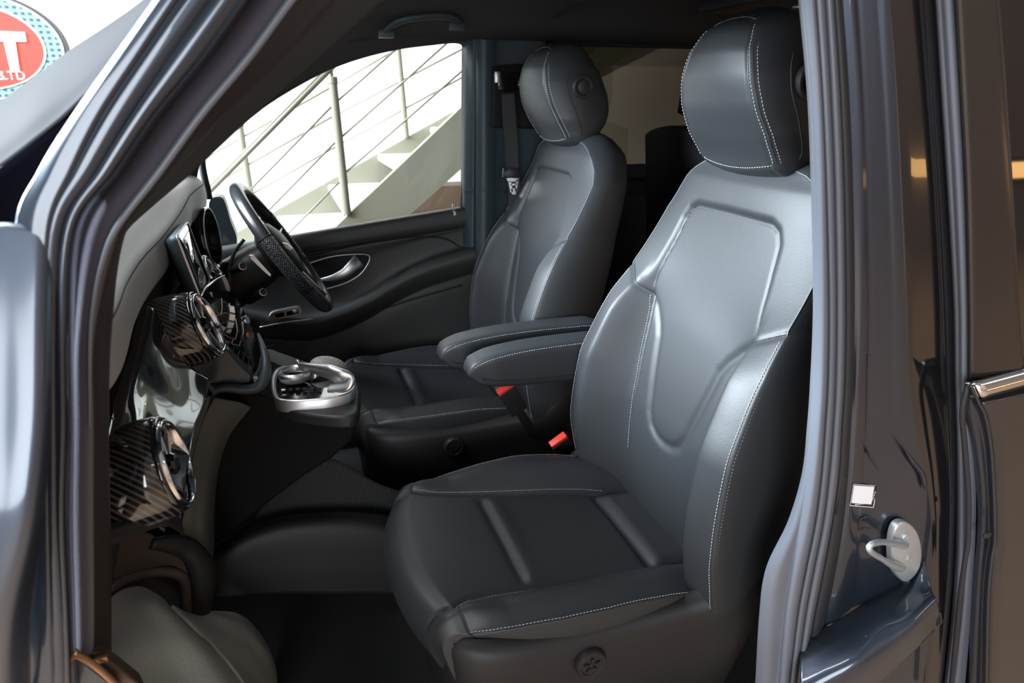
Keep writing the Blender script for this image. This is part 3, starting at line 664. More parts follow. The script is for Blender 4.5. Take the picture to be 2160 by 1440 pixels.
def pstrip(keys, ys, name, m, nu=40, nv=100, solid=.004, par=van, rng=None, dyv=None):
    rows = []
    for i in (rng or range(len(VP_))):
        r = []
        for k, y in zip(keys, ys):
            u = Q[k][i] if isinstance(k, str) else Q[k[0]][i] * (1 - k[2]) + Q[k[1]][i] * k[2]
            r.append(at(u, VP_[i], y=y + (dyv[i] if dyv else 0)))
        rows.append(r)
    return skin(name, rows, m, par, nu=nu, nv=nv, solid=solid)
tl = [-.0] * 13
ds = thing('door_seal', 'grey rubber door seal running down beside the nearest seat', 'door seal', tuple(at(1640, 1440, y=-.42)))
pstrip([('il', 's0', 0), ('il', 's0', .5), 's0', ('s0', 's1', .35), ('s0', 's1', .7), 's1'], [-.395, -.412, -.418, -.428, -.431, -.424], 'seal_lip', M['sealgrey'], nu=40, par=ds)
pstrip(['s1', ('s1', 's2', .4), 's2', ('s2', 's3', .3), ('s2', 's3', .7), 's3'], [-.424, -.434, -.426, -.433, -.434, -.420], 'seal_bulb', M['sealgrey'], nu=40, par=ds)
pstrip([('s2', 's3', .9), ('s3', 'p0', .3), ('s3', 'p0', .7), 'p0'], [-.416, -.424, -.424, -.410], 'seal_base', M['rubber'], nu=20, par=ds)
# painted pillar: flank, long scoop, ridge, flat outer face
pstrip(['p0', 'p1', ('p1', 'p2', .6), 'p2', ('p2', 'p3', .3), ('p2', 'p3', .7), 'p3', ('p3', 'p4', .5), 'p4', 'p5'],
       [-.416, -.421, -.4205, -.4195, -.4222, -.4256, -.4280, -.4306, -.4325, -.4340], 'centre_pillar', M['paint'], nu=90)
pstrip([('p4', 'p5', .6), 'p5', ('p5', 'p6', .2), ('p5', 'p6', .55), ('p5', 'p6', .9), 'p6', 'p7'], [-.4330, -.4345, -.4355, -.4362, -.4368, -.4372, -.434], 'pillar_face', M['gloss'], nu=50)
pstrip(['p6', 'p7', 'd0', 'd1'], [-.43, -.40, -.40, -.43], 'pillar_gap', M['dark'], nu=16)
# sill below the pillar, curving out
rows = [[(1692, 1354, -.418), (1730, 1330, -.422), (1780, 1302, -.425), (1845, 1262, -.425), (1905, 1228, -.43), (1950, 1180, -.44)],
        [(1690, 1405, -.452), (1735, 1378, -.458), (1788, 1346, -.462), (1855, 1300, -.465), (1918, 1262, -.465), (1962, 1235, -.465)],
        [(1688, 1475, -.48), (1745, 1440, -.49), (1810, 1400, -.50), (1870, 1360, -.50), (1930, 1310, -.50), (1975, 1270, -.49)],
        [(1690, 1550, -.48), (1760, 1510, -.49), (1840, 1450, -.50), (1895, 1400, -.50), (1945, 1350, -.50), (1985, 1310, -.48)]]
skin('sill', px(rows), M['paint'], van, nu=60, nv=40, solid=.006)
# ridges shaped as the highlights of a pressed recess above the striker, small pressed outline below the label
rec = crom(ats([(1826, 925), (1845, 962), (1880, 1026), (1952, 1032), (1945, 1000), (1905, 940)], -.452), 60, closed=True)
MB().tube(crom(ats([(1823, 932), (1836, 962), (1856, 998), (1879, 1028)], -.424), 30), np.interp(np.linspace(0, 1, 30), [0, .3, .8, 1], [.0003, .0022, .0022, .0003]), n=8).build('pressing', M['paint'], van, angle=None)
MB().tube(crom(ats([(1900, 932), (1922, 968), (1945, 1000), (1952, 1035)], -.440), 30), np.interp(np.linspace(0, 1, 30), [0, .4, .85, 1], [.0003, .0038, .0045, .0005]), n=8).build('pressing', M['paint'], van, angle=None)
MB().tube(crom(ats([(1812, 1117), (1818, 1092), (1858, 1094), (1871, 1112), (1866, 1118), (1840, 1112), (1812, 1117)], -.4225), 60), .0016, n=8).build('pressing', M['paint'], van, angle=None)
plate('rubber_plug', at(1772, 1045, y=-.425), (.006, .006, .07), M['rubber'], van, bev=.002)

# sliding door behind the pillar
sd = thing('sliding_door', 'closed dark sliding side door at the right edge, with chrome strip', 'car door', tuple(at(2140, 1440, y=-.48)))
pstrip(['d0', ('d0', 'd1', .5), 'd1', ('d1', 'd2', .4), 'd2', 'd3'], [-.430, -.443, -.446, -.456, -.458, -.456], 'door_edge_seal', M['sealgrey'], nu=40, par=sd)
rng = range(0, 6)
x0 = [at(Q['d3'][i], VP_[i], y=-.475) for i in range(6)]
rows = [[at(Q['d3'][i], VP_[i], y=-.462), at(Q['d3'][i] + 6, VP_[i], y=-.470), at(Q['d3'][i] * .5 + Q['w0'][i] * .5, VP_[i] - 2, y=-.475), at(Q['w0'][i] - 5, VP_[i] - 6, y=-.479), at(Q['w0'][i], VP_[i] - 6, y=-.474)] for i in range(6)]
skin('window_surround', rows, mat('satin_black_cover', (.02, .016, .014), rough=.22, spec=.8), sd, nu=30, nv=50, solid=.004)
gl = [at(2090, -80, y=-.470), at(2105, 0, y=-.470), at(2121, 200, y=-.470), at(2134, 400, y=-.470), at(2144, 600, y=-.470), at(2150, 740, y=-.470), at(2158, 765, y=-.470), at(2200, 770, y=-.470), at(2330, 740, y=-.470), at(2330, -80, y=-.470)]
MB().prism(gl, (0, .005, 0)).build('window_glass', mat('dark_privacy_glass', (.006, .006, .006), rough=.03, coat=1), sd, smooth=False)
MB().tube(crom([at(2095, -80, y=-.477), at(2104, 0, y=-.477), at(2120, 200, y=-.477), at(2133, 400, y=-.477), at(2144, 600, y=-.477), at(2149, 730, y=-.477), at(2157, 764, y=-.477), at(2175, 772, y=-.477), at(2320, 742, y=-.477)], 120), .0022, n=8).build('window_trim', M['rubber'], sd, angle=None)
# chrome strip
G = []
for t in np.linspace(0, 1, 16):
    a, b_ = at(2046 + 150 * t, 806 - 40 * t, y=-.482), at(2052 + 150 * t, 847 - 42 * t, y=-.482)
    row = [a * (1 - s) + b_ * s + np.array([0, -.012 * math.sin(PI * s) ** .6, 0]) for s in np.linspace(0, 1, 12)]
    if t == 0: row = [(a + b_) / 2 * .3 + r * .7 + np.array([0, .008, 0]) for r in row]
    G.append(row)
o = MB().grid(G).build('chrome_strip', M['chrome'], sd, angle=None); o.modifiers.new('s', 'SOLIDIFY').thickness = .004
# pressed steel edge of the door below the waist
ve = [812, 850, 880, 950, 1050, 1140, 1180, 1250, 1350, 1500]
el = [2038, 2030, 2032, 2046, 2058, 2056, 2053, 2048, 2042, 2034]
er = [2047, 2064, 2078, 2090, 2096, 2097, 2091, 2084, 2081, 2078]
rows = [[at(l, v, y=-.452), at(l + .3 * (r - l), v, y=-.468), at(l + .75 * (r - l), v, y=-.476), at(r - 2, v, y=-.484), at(r, v, y=-.492), at(r + 4, v, y=-.490)] for v, l, r in zip(ve, el, er)]
skin('door_edge', rows, M['paint'], sd, nu=40, nv=70, solid=.003)
MB().tube(crom([at(l - 4, v, y=-.476) for l, v in zip([2046, 2036, 2034, 2040, 2047, 2046, 2040, 2030, 2020, 2005], ve)], 80), .0042, n=10).build('edge_seal', M['rubber'], sd, angle=None)
rows = [[at(r, v, y=-.486), at(r + 14, v - 3, y=-.494), at(r + 60, v - 12, y=-.497), at(r + 220, v - 50, y=-.495)] for v, r in zip([850, 880, 950, 1050, 1140, 1180, 1250, 1350, 1500], er[1:])]
skin('outer_panel', rows, mat('gloss_dark_paint', (.022, .020, .022), rough=.25, metal=.3, coat=1, coat_r=.02), sd, nu=40, nv=60, solid=.004)
plate('bump_stop', at(2082, 1128, y=-.492), (.014, .006, .010), M['rubber'], sd, bev=.003)

# striker
stc = at(1912, 1163, y=-.438)
sk = thing('door_striker', 'silver metal door striker loop bolted to the dark centre pillar', 'door striker', tuple(stc))
nrm = np.array([-.55, -.83, .0]); nrm /= np.linalg.norm(nrm)
ol = ats([(1882, 1132), (1890, 1108), (1905, 1100), (1922, 1106), (1936, 1126), (1943, 1160), (1940, 1192), (1928, 1214), (1910, 1227), (1894, 1216), (1882, 1192), (1880, 1160)], -.444)
pl = crom(ol, 60, closed=True); pc = pl.mean(0); G = [pl + [0, .010, 0], pl + [0, .001, 0], pl * .97 + pc * .03 + [0, -.0015, 0], pl * .90 + pc * .1 + [0, -.002, 0], pl * .01 + pc * .99 + [0, -.003, 0]]
MB().grid(G, cu=True).build('plate', M['zinc'], sk, angle=None)
MB().tube(crom([at(1906, 1148, y=-.442), at(1888, 1146, y=-.458), at(1860, 1143, y=-.478), at(1840, 1147, y=-.490), at(1833, 1153, y=-.493), at(1838, 1164, y=-.490), at(1860, 1178, y=-.476), at(1882, 1191, y=-.460), at(1898, 1196, y=-.446)], 60), np.r_[np.linspace(.0085, .0048, 18), np.full(26, .0046), np.linspace(.0048, .0085, 16)], n=14).build('loop', M['zinc'], sk, angle=None)
MB().tube(crom([at(1908, 1150, y=-.440), at(1905, 1172, y=-.438), at(1906, 1196, y=-.440)], 20), np.r_[np.linspace(.006, .011, 10), np.linspace(.011, .006, 10)], n=14, sc=(.7, 1)).build('boss', M['zinc'], sk, angle=None)
for u, v in ((1908, 1131), (1903, 1201)):
    MB().lathe(at(u, v, y=-.446), (0, -1, 0), [(.0068, -.002), (.0068, .0025), (.0055, .0035), (.0030, .0035), (.0026, .0015), (.0001, .0015)], n=24).build('bolt', M['zinc'], sk)

# rescue label (the code itself is left plain)
def quad(name, P, y, m, par=None, th=.0008): return MB().prism(ats(P, y), (0, -th, 0)).build(name, m, par, smooth=False)
lb = thing('pillar_label', 'small black and white sticker on the centre pillar above the striker', 'sticker', tuple(at(1822, 1070, y=-.4225)))
quad('backing', [(1800, 1020), (1851, 1024), (1842, 1070), (1792, 1066)], -.4240, M['label_w'], lb)
quad('print', [(1801.5, 1021.5), (1849.5, 1025.5), (1840.7, 1068.7), (1793.7, 1064.7)], -.4250, mat('black_print', (.02, .02, .03), rough=.4), lb)
quad('white_square', [(1801.5, 1023), (1843.5, 1026), (1837, 1063), (1795.5, 1060)], -.4257, M['label_w'], lb)
for nm, body, p, size, ry in (('caption', 'Rescue Card', (1803, 1065.8), .0042, .075), ('side_caption', '4-98-20-35', (1840.5, 1057), .0040, -1.42)):
    text(nm, body, size, .0001, M['label_w'], lb, at(*p, y=-.4262), (PI / 2, ry, 0))

# ------------------------------------------------------------------ driver door
dd = thing('driver_door', 'closed driver door panel with chrome handle below the far window', 'car door', (.2, 1.2, .7))
def DR(u): # columns along the panel: top edge v at u
    return 440 + (1000 - u) * .1667
rows = []
us = [430, 480, 540, 600, 660, 720, 780, 840, 900, 950, 990, 1003]
tb = {430: 640, 480: 650, 540: 662, 600: 668, 660: 668, 720: 650, 780: 622, 840: 586, 900: 558, 950: 542, 990: 530, 1003: 527}  # crest of the lower shelf
for u in us:
    t = DR(u) - 6; c = tb[u]
    prof = [(t - 2, 1.225), (t, 1.20), (t + 6, 1.185), (t + 26, 1.180), (t + 36, 1.185), (t + 41, 1.196), (t + 46, 1.190), (t + (c - t) * .5 if c - t > 90 else t + 52, 1.196), (c - 14, 1.188), (c - 4, 1.155), (c + 4, 1.140), (c + 18, 1.136), (c + 34, 1.15), (c + 48, 1.175), (c + 52, 1.17), (c + 90, 1.165), (c + 180, 1.17), (900, 1.18)]
    rows.append([at(u, v, y=y) for v, y in prof])
skin('door_panel', rows, mat('door_leatherette', (.030, .030, .029), rough=.48, bump=('noise', 600, .12, .001)), dd, nu=150, nv=120, solid=.006)
# armrest lines
for P in ([(545, 738), (640, 708), (760, 668), (870, 632), (975, 602)], [(1003, 535), (950, 548), (880, 570), (820, 600), (760, 642), (700, 668), (640, 680), (580, 690)]):
    MB().tube(crom(ats(P, 1.148), 60), .0022, n=6).build('panel_seam', M['dark'], dd, angle=None)
MB().tube(crom(ats([(640, 541), (720, 524), (810, 507), (870, 500), (920, 500), (950, 508), (975, 525)], 1.186), 60), .0025, n=6).build('panel_seam', M['dark'], dd, angle=None)
# handle bowl and handle
bo = ats([(655, 552), (700, 538), (750, 534), (775, 536), (780, 545), (770, 565), (750, 585), (720, 600), (690, 608), (660, 612)], 1.180)
MB().prism(crom(bo, 60, closed=True), (0, .008, 0)).build('handle_bowl', M['dark'], dd)
MB().tube(crom([at(650, 556, y=1.178), at(700, 541, y=1.174), at(750, 536, y=1.174), at(777, 538, y=1.174), at(779, 550, y=1.174), at(762, 576, y=1.174), at(735, 594, y=1.174), at(700, 606, y=1.174), at(670, 612, y=1.176)], 90), .0022, n=8).build('bowl_rim', M['satin'], dd, angle=None)
G = []
hp = crom([at(672, 590, y=1.165), at(700, 586, y=1.150), at(728, 575, y=1.145), at(745, 560, y=1.150), at(757, 549, y=1.165)], 30)
rr = np.interp(np.linspace(0, 1, 30), [0, .3, .7, 1], [.004, .012, .021, .025])
MB().tube(hp, rr, n=12, sc=(.9, .3), up=(0, 0, 1)).build('door_handle', M['satin'], dd, angle=None)
# window switches
sw = MB().prism(crom([at(568, 668, y=1.12), at(575, 659, y=1.12), at(600, 653, y=1.12), at(632, 648, y=1.12), at(634, 662, y=1.12), at(600, 671, y=1.12), at(572, 674, y=1.12)], 40, closed=True), (0, .02, 0)).build('switch_panel', M['satin'], dd)
quad('switch', [(580, 662), (599, 658), (600, 667), (582, 670)], 1.119, M['gloss'], dd); quad('switch', [(604, 657), (628, 652), (630, 660), (605, 666)], 1.119, M['gloss'], dd)
MB().box(at(622, 657, y=1.117), (.012, .006, .010), bev=.002).build('rocker', M['satin'], dd)
MB().tube(crom(ats([(548, 690), (600, 680), (660, 672)], 1.12), 20), .0025, n=6).build('panel_seam', M['satin'], dd, angle=None)
MB().lathe(at(958, 447, y=1.19), (0, 0, 1), [(.012, -.01), (.012, .003), (.004, .006), (.0038, .016), (.0065, .018), (.0065, .026), (.004, .028), (.0001, .028)], n=20).build('lock_pin', M['chrome'], dd)

# door mirror beyond the far window
MB().prism(crom(ats([(442, 424), (466, 415), (476, 430), (486, 465), (500, 505), (490, 530), (452, 540), (444, 480)], 1.30), 50, closed=True), (0, .07, 0)).build('door_mirror', mat('dark_teal_plastic', (.006, .010, .012), rough=.4), None)
o = bpy.data.objects['door_mirror']; tag(o, 'dark mirror housing outside the far window, in front of the steering wheel rim', 'wing mirror')

# grab handle on the far roof rail
gh = thing('grab_handle', 'black roof grab handle above the far window', 'grab handle', tuple(at(890, 60, y=1.05)))
MB().tube(crom([at(808, 72, y=1.07), at(822, 58, y=1.04), at(845, 44, y=1.02), at(890, 36, y=1.01), at(935, 34, y=1.02), at(962, 42, y=1.04), at(970, 55, y=1.07)], 60), .012, n=12, sc=(.75, 1.1)).build('grip', M['greyplastic'], gh, angle=None)
for u, v in ((814, 72), (962, 56)): MB().box(at(u, v, y=1.06), (.05, .03, .022), bev=.007).build('mount', M['greyplastic'], gh)

# seat belt of the driver seat
sb = thing('seat_belt', 'black seat belt with chrome tongue hanging beside the far pillar', 'seat belt', tuple(at(1080, 400, y=1.08)))
rows = px([[(1058, 196, 1.09), (1086, 194, 1.075)], [(1060, 250, 1.085), (1090, 248, 1.07)], [(1064, 300, 1.08), (1094, 298, 1.065)], [(1066, 350, 1.08), (1096, 348, 1.065)], [(1072, 430, 1.08), (1100, 428, 1.065)], [(1060, 560, 1.10), (1090, 560, 1.09)]])
skin('webbing', rows, M['belt'], sb, nu=8, nv=50, solid=.002)
MB().box(at(1071, 172, y=1.105), (.075, .03, .055), bev=.010).build('belt_guide', M['gloss'], sb)
MB().box(at(1049, 163, y=1.09), (.018, .02, .035), bev=.005).build('height_adjuster', M['satin'], sb)
MB().box(at(1076, 364, y=1.068), (.060, .022, .034), Matrix.Rotation(.08, 3, 'Y'), bev=.004).build('tongue_grip', M['gloss'], sb)
tg = MB()
for P in ([(1068, 376), (1094, 374), (1093, 382), (1072, 384)], [(1072, 382), (1078, 382), (1082, 404), (1077, 406)], [(1089, 380), (1094, 378), (1090, 402), (1086, 404)], [(1077, 388), (1090, 386), (1090, 390), (1078, 392)], [(1078, 398), (1090, 396), (1088, 410), (1080, 410)]):
    tg.prism(ats(P, 1.062), (0, .003, 0))
tg.build('tongue', M['chrome'], sb, smooth=False)

# rear facing seat behind the driver
M['leather_shaded'] = mat('shaded_black_leather', (.008, .008, .009), rough=.6, spec=.3)  # front seat leather made darker, cabin shade put into the colour
rs = thing('rear_seat', 'dark rear cabin seat and headrest seen between the two front seats', 'car seat', (1.35, .78, .40))
def rfr(A, B_):
    z = .62 + B_ * (.90 - .03 * np.abs(A) ** 3); return np.stack([1.215 + .10 * (1 - B_) - .02 * (1 - A ** 2), .80 + A * (.26 - .03 * B_), z], -1)
def rbk(A, B_):
    z = .64 + B_ * .85; return np.stack([1.365 + .06 * (1 - B_), .80 + A * .23, z + 0 * A], -1)
puff('backrest', rfr, rbk, M['leather_shaded'], rs, nu=30, nv=40, nt=8, bulge=.02)
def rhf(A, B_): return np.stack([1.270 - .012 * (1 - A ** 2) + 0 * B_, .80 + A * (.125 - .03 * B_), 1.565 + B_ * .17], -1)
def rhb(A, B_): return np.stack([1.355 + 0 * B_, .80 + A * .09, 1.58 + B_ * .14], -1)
h_ = puff('headrest', rhf, rhb, M['leather_shaded'], rs, nu=24, nv=24, nt=8, bulge=.02)
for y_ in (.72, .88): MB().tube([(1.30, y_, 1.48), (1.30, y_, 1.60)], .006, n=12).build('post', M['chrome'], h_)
MB().box((1.6, .80, .60), (.5, .5, .35), bev=.05).build('cushion', M['leather_shaded'], rs)
# ------------------------------------------------------------------ dashboard
da = thing('dashboard', 'black dashboard with striped gloss trim and round air vents', 'dashboard', (-.4, .35, .75))
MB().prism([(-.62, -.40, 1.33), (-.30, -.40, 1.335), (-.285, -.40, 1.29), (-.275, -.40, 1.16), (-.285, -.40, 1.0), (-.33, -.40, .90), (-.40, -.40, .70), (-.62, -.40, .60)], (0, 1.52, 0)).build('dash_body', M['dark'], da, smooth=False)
Sx = [(-.42, -.205, 1.39), (-.30, -.196, 1.385), (-.05, -.225, 1.367), (.12, -.232, 1.364), (.32, -.228, 1.362), (.50, -.222, 1.369), (.62, -.217, 1.379), (.72, -.215, 1.387), (.90, -.20, 1.392), (1.05, -.24, 1.370)]
rows = []
for y, x, z in Sx:
    k = np.interp(y, [-.42, .5, .72, .9, 1.05], [1, 1, .7, .6, 1])
    rows.append([(-.80, y, z + .03), (x - .20, y, z + .055 * k), (x - .10, y, z + .060 * k), (x - .045, y, z + .046 * k), (x - .012, y, z + .018), (x, y, z), (x + .003, y, z - .03), (x - .004, y, z - .062), (x - .03, y, z - .074), (x - .10, y, z - .08)])
skin('upper_pad', rows, M['pad'], da, nu=70, nv=90, solid=.004)
pt = crom([(x + .0015, y, z + .002) for y, x, z in Sx], 140)
MB().tube(pt, .0012, n=6).build('pad_seam', M['dark'], da, angle=None)
stitches('stitching', pt + [-.006, 0, .007], M['thread'], da, r=.0005); stitches('stitching', pt + [.001, 0, -.007], M['thread'], da, r=.0005)
# gloss panel of the passenger side
rows = [[(290, 668, .12), (300, 655, .12), (320, 650, .12), (341, 690, .11), (365, 735, .095), (400, 775, .08), (440, 800, .07)],
        [(268, 740, .02), (278, 728, .025), (300, 728, .02), (325, 760, .01), (355, 800, -.005), (392, 835, -.01), (428, 855, -.01)],
        [(248, 812, -.08), (256, 805, -.075), (280, 808, -.08), (303, 830, -.085), (335, 860, -.095), (372, 885, -.10), (408, 905, -.10)],
        [(234, 882, -.18), (241, 880, -.175), (262, 884, -.18), (290, 892, -.185), (322, 920, -.19), (358, 950, -.19), (396, 970, -.18)],
        [(222, 940, -.26), (230, 938, -.255), (255, 940, -.26), (280, 950, -.26), (310, 980, -.26), (345, 1010, -.25), (385, 1040, -.24)]]
skin('gloss_trim_panel', px(rows), M['pin'], da, nu=70, nv=60, solid=.005)
MB().tube(crom(px([[(236, 884, -.185), (241, 886, -.178), (262, 890, -.165), (290, 894, -.150), (318, 896, -.14)]])[0], 30), .003, n=8).build('trim_edge', M['satin'], da, angle=None)
# glovebox lid below the panel
rows = [[(440, 800, .16), (428, 850, .15), (408, 905, .12), (396, 970, .08), (385, 1040, .04), (372, 1090, 0)],
        [(452, 806, .24), (440, 845, .23), (420, 900, .21), (402, 965, .18), (390, 1035, .15), (378, 1100, .12)]]
skin('glovebox_lid', px(rows), M['gloss'], da, nu=30, nv=10, solid=.006)

def frame(top, bot, yt, yb, ratio):
    a, b = at(*top, y=yt), at(*bot, y=yb); c = (a + b) / 2; v1 = (b - a); R = np.linalg.norm(v1) / 2; v1 /= 2 * R
    d = c - CAM; d /= np.linalg.norm(d); d -= v1 * (d @ v1) * 0; s = np.cross(v1, d); s /= np.linalg.norm(s)
    if s @ _r < 0: s = -s
    n = s * math.sqrt(1 - ratio ** 2) - d * ratio; n /= np.linalg.norm(n); v1 = v1 - n * (v1 @ n); v1 /= np.linalg.norm(v1)
    return c, n, v1, R
def vent(top, bot, yt, yb, ratio, depth, flare, skew=(0, 0, 0), mt='carbon', name='air_vent'):
    c, n, v1, R = frame(top, bot, yt, yb, ratio)
    G = []; b_ = np.cross(n, v1); sk_ = np.array(skew)
    for r, h in ((1.0, 0), (1.06, -.004), (1.10, -.02), (1.0 + flare * .4, -depth * .4), (1.0 + flare * .8, -depth * .8), (1.0 + flare, -depth)):
        t_ = -h / depth; G.append([c + n * h + sk_ * t_ ** 1.3 + R * r * (math.cos(q) * v1 + math.sin(q) * b_) for q in np.linspace(0, 2 * PI, 48, endpoint=False)])
    ho = MB().grid(G, cu=True).build(name, M[mt], da, angle=None)
    MB().lathe(c, n, [(R * .99, -.004), (R * 1.03, .002), (R * 1.0, .006), (R * .955, .005), (R * .95, -.002)], n=48, up=v1).build('outer_ring', M['gloss'], ho, angle=None)
    MB().lathe(c + n * .003, n, [(R * .94, 0), (R * .93, .006), (R * .90, .008), (R * .87, .005), (R * .86, -.01)], n=48, up=v1).build('chrome_ring', M['chrome'], ho, angle=None)
    MB().lathe(c - n * .012, n, [(R * .88, 0), (R * .5, .002), (.0001, .004)], n=48, up=v1).build('duct', M['dark'], ho, angle=None)
    sp = MB()
    for k in range(7):
        q = 2 * PI * k / 7; dr = math.cos(q) * v1 + math.sin(q) * b_; tn = np.cross(n, dr)
        sp.prism([c + dr * R * .18 + tn * .003, c + dr * R * .80 + tn * .007, c + dr * R * .80 - tn * .004, c + dr * R * .18 - tn * .003], -n * .006)
    sp.build('vane', M['satin'], ho, smooth=False)
    MB().lathe(c - n * .004, n, [(R * .24, -.004), (R * .24, .008), (R * .18, .012), (.0001, .012)], n=24, up=v1).build('hub', M['gloss'], ho)
    return ho
vent((335, 897), (384, 1053), -.235, -.215, .26, .13, .25, skew=(-.03, .02, -.02))
vent((404, 628), (457, 738), .16, .20, .28, .15, .30, skew=(-.02, -.02, .03))
vent((426, 543), (474, 622), .60, .62, .25, .06, .05, mt='gloss')
# instrument binnacle
c, n, v1, R = frame((427, 438), (450, 566), .80, .80, .24)
MB().lathe(c, n, [(R * .80, -.08), (R * .96, -.06), (R, .0), (R * 1.0, .012), (R * .93, .012), (R * .90, -.01), (.0001, -.012)], n=48, up=v1).build('instrument_binnacle', M['gloss'], da, angle=None)
MB().lathe(c + n * .010, n, [(R * .99, 0), (R * .985, .004), (R * .955, .004), (R * .95, 0)], n=48, up=v1).build('binnacle_ring', M['satin'], da, angle=None)
# lower dash edge near the door, dark shelf under it
rows = [[(222, 1108, -.30), (260, 1098, -.28), (300, 1080, -.26), (335, 1068, -.24), (372, 1090, -.18)], [(222, 1128, -.31), (262, 1116, -.29), (310, 1098, -.27), (345, 1090, -.25), (380, 1105, -.18)], [(222, 1150, -.29), (262, 1136, -.27), (318, 1112, -.25), (352, 1108, -.23), (385, 1125, -.16)]]
skin('lower_edge', px(rows), M['soft'], da, nu=40, nv=20, solid=.006)
rows = [[(215, 960, -.29), (232, 985, -.28), (280, 1030, -.25), (330, 1080, -.21), (352, 1104, -.19)], [(215, 1000, -.285), (232, 1022, -.275), (280, 1060, -.245), (322, 1098, -.205), (345, 1120, -.185)]]
skin('striped_lower_trim', px(rows), M['carbon'], da, nu=40, nv=12, solid=.005)

# media screen standing on the dash
NT, FT, FB, NB_ = at(370, 497, y=.29), at(393, 468, y=.50), at(440, 592, y=.50), at(418, 632, y=.29)
NB_ = NT + (FB - FT); 
mdn = np.cross(FT - NT, NB_ - NT); mdn /= np.linalg.norm(mdn)
if mdn[0] < 0: mdn = -mdn
ms = thing('media_screen', 'free-standing centre display with silver edge on the dashboard', 'screen', tuple((NB_ + FB) / 2))
def rrect(c, u, v, hu, hv, r, n=6):
    P = []
    for sx_, sy_, a0 in ((1, 1, 0), (-1, 1, 1), (-1, -1, 2), (1, -1, 3)):
        for k in range(n + 1):
            q = (a0 + k / n) * PI / 2; P.append(c + u * (sx_ * (hu - r) + r * math.cos(q)) + v * (sy_ * (hv - r) + r * math.sin(q)))
    return P
cc = (NT + FB) / 2; uu = (FT - NT); hu = np.linalg.norm(uu) / 2; uu /= 2 * hu; vv = np.cross(mdn, uu); hv = np.linalg.norm(NB_ - NT) / 2
MB().grid([rrect(cc + mdn * h, uu, vv, hu * k, hv * k, .012) for h, k in ((0, 1.0), (-.006, 1.01), (-.014, .98), (-.022, .90), (-.026, .75), (-.028, .02))], cu=True).build('screen_back', M['greyplastic'], ms, angle=None)
MB().grid([rrect(cc + mdn * h, uu, vv, hu * k, hv * k, .012) for h, k in ((0, 1.01), (.003, 1.01), (.004, .99), (.003, .97))], cu=True).build('screen_bezel', M['satin'], ms, angle=None)
MB().grid([rrect(cc + mdn * h, uu, vv, hu * k, hv * k, .010) for h, k in ((.0, .975), (.0025, .975), (.0027, .01))], cu=True).build('screen_panel', M['screen'], ms, angle=None)
MB().box(cc - vv * 0 - mdn * .03 + np.array([0, 0, -.10]), (.03, .12, .09), bev=.008).build('screen_stand', M['gloss'], ms)

# ------------------------------------------------------------------ centre stack and console
cs = thing('centre_console', 'black centre stack and console carrying the silver gear controller', 'car console', (-.05, .40, .5))
rows = [[(418, 632, .27), (432, 606, .36), (452, 590, .45), (472, 580, .54)], [(440, 690, .27), (458, 660, .36), (476, 636, .45), (494, 620, .54)], [(462, 735, .27), (484, 708, .36), (503, 682, .45), (518, 668, .54)],
        [(495, 765, .27), (510, 745, .36), (524, 722, .45), (534, 706, .54)], [(526, 792, .27), (536, 778, .36), (544, 762, .45), (550, 748, .54)], [(535, 812, .27), (548, 800, .36), (556, 786, .45), (560, 772, .54)]]
skin('control_panel', px(rows), M['gloss'], cs, nu=40, nv=70, solid=.006)
for P in ([(445, 616), (447, 630), (441, 645), (433, 655)], [(467, 630), (468, 650), (463, 672), (454, 692)], [(431, 582), (428, 596), (423, 608), (420, 618)], [(484, 640), (486, 665), (478, 692), (470, 712)], [(511, 680), (513, 700), (508, 718), (503, 735)], [(497, 672), (500, 700), (492, 725), (484, 742)]):
    MB().tube(crom([at(u, v, y=.37 + (.5 - .37) * 0) for u, v in P], 30), .0016, n=8).build('trim_line', M['satin'], cs, angle=None)
for k in range(4):
    t0, t1 = k / 4 + .015, (k + 1) / 4 - .015
    A_ = [(482, 643), (484, 665), (478, 688), (471, 709)]; B_ = [(495, 645), (498, 668), (493, 690), (485, 706)]
    f = lambda P, t: np.array([np.interp(t, [0, .33, .67, 1], [p[0] for p in P]), np.interp(t, [0, .33, .67, 1], [p[1] for p in P])])
    MB().prism([at(*f(A_, t0), y=.36), at(*f(B_, t0), y=.36), at(*f(B_, t1), y=.36), at(*f(A_, t1), y=.36)], (-.004, .012, -.002)).build('rocker_key', M['satin'], cs, smooth=False, bevel=.0015)
for k in range(5):
    u, v = 512 + 5 * k, 715 + 13 * k; MB().box(at(u, v, y=.36), (.004, .03, .010), Matrix.Rotation(-.5, 3, 'Y'), bev=.001).build('button', M['soft'], cs)
MB().box(at(523, 706, y=.40), (.004, .02, .006), Matrix.Rotation(-.5, 3, 'Y'), bev=.001).build('hazard_button', M['red'], cs)
MB().lathe(at(516, 676, y=.50), (.85, -.4, .3), [(.011, -.01), (.011, .006), (.009, .008), (.0001, .008)], n=20).build('start_button', M['chrome'], cs)
# cheek of the stack towards the passenger
ck_ = ats([(408, 700), (432, 690), (462, 736), (480, 738), (508, 770), (532, 792), (530, 808), (505, 812), (455, 812), (428, 800), (395, 770)], .268)
MB().prism(ck_, (0, .03, 0)).build('stack_cheek', mat('dark_slate_plastic', (.018, .026, .030), rough=.4), cs, smooth=False, bevel=.004)
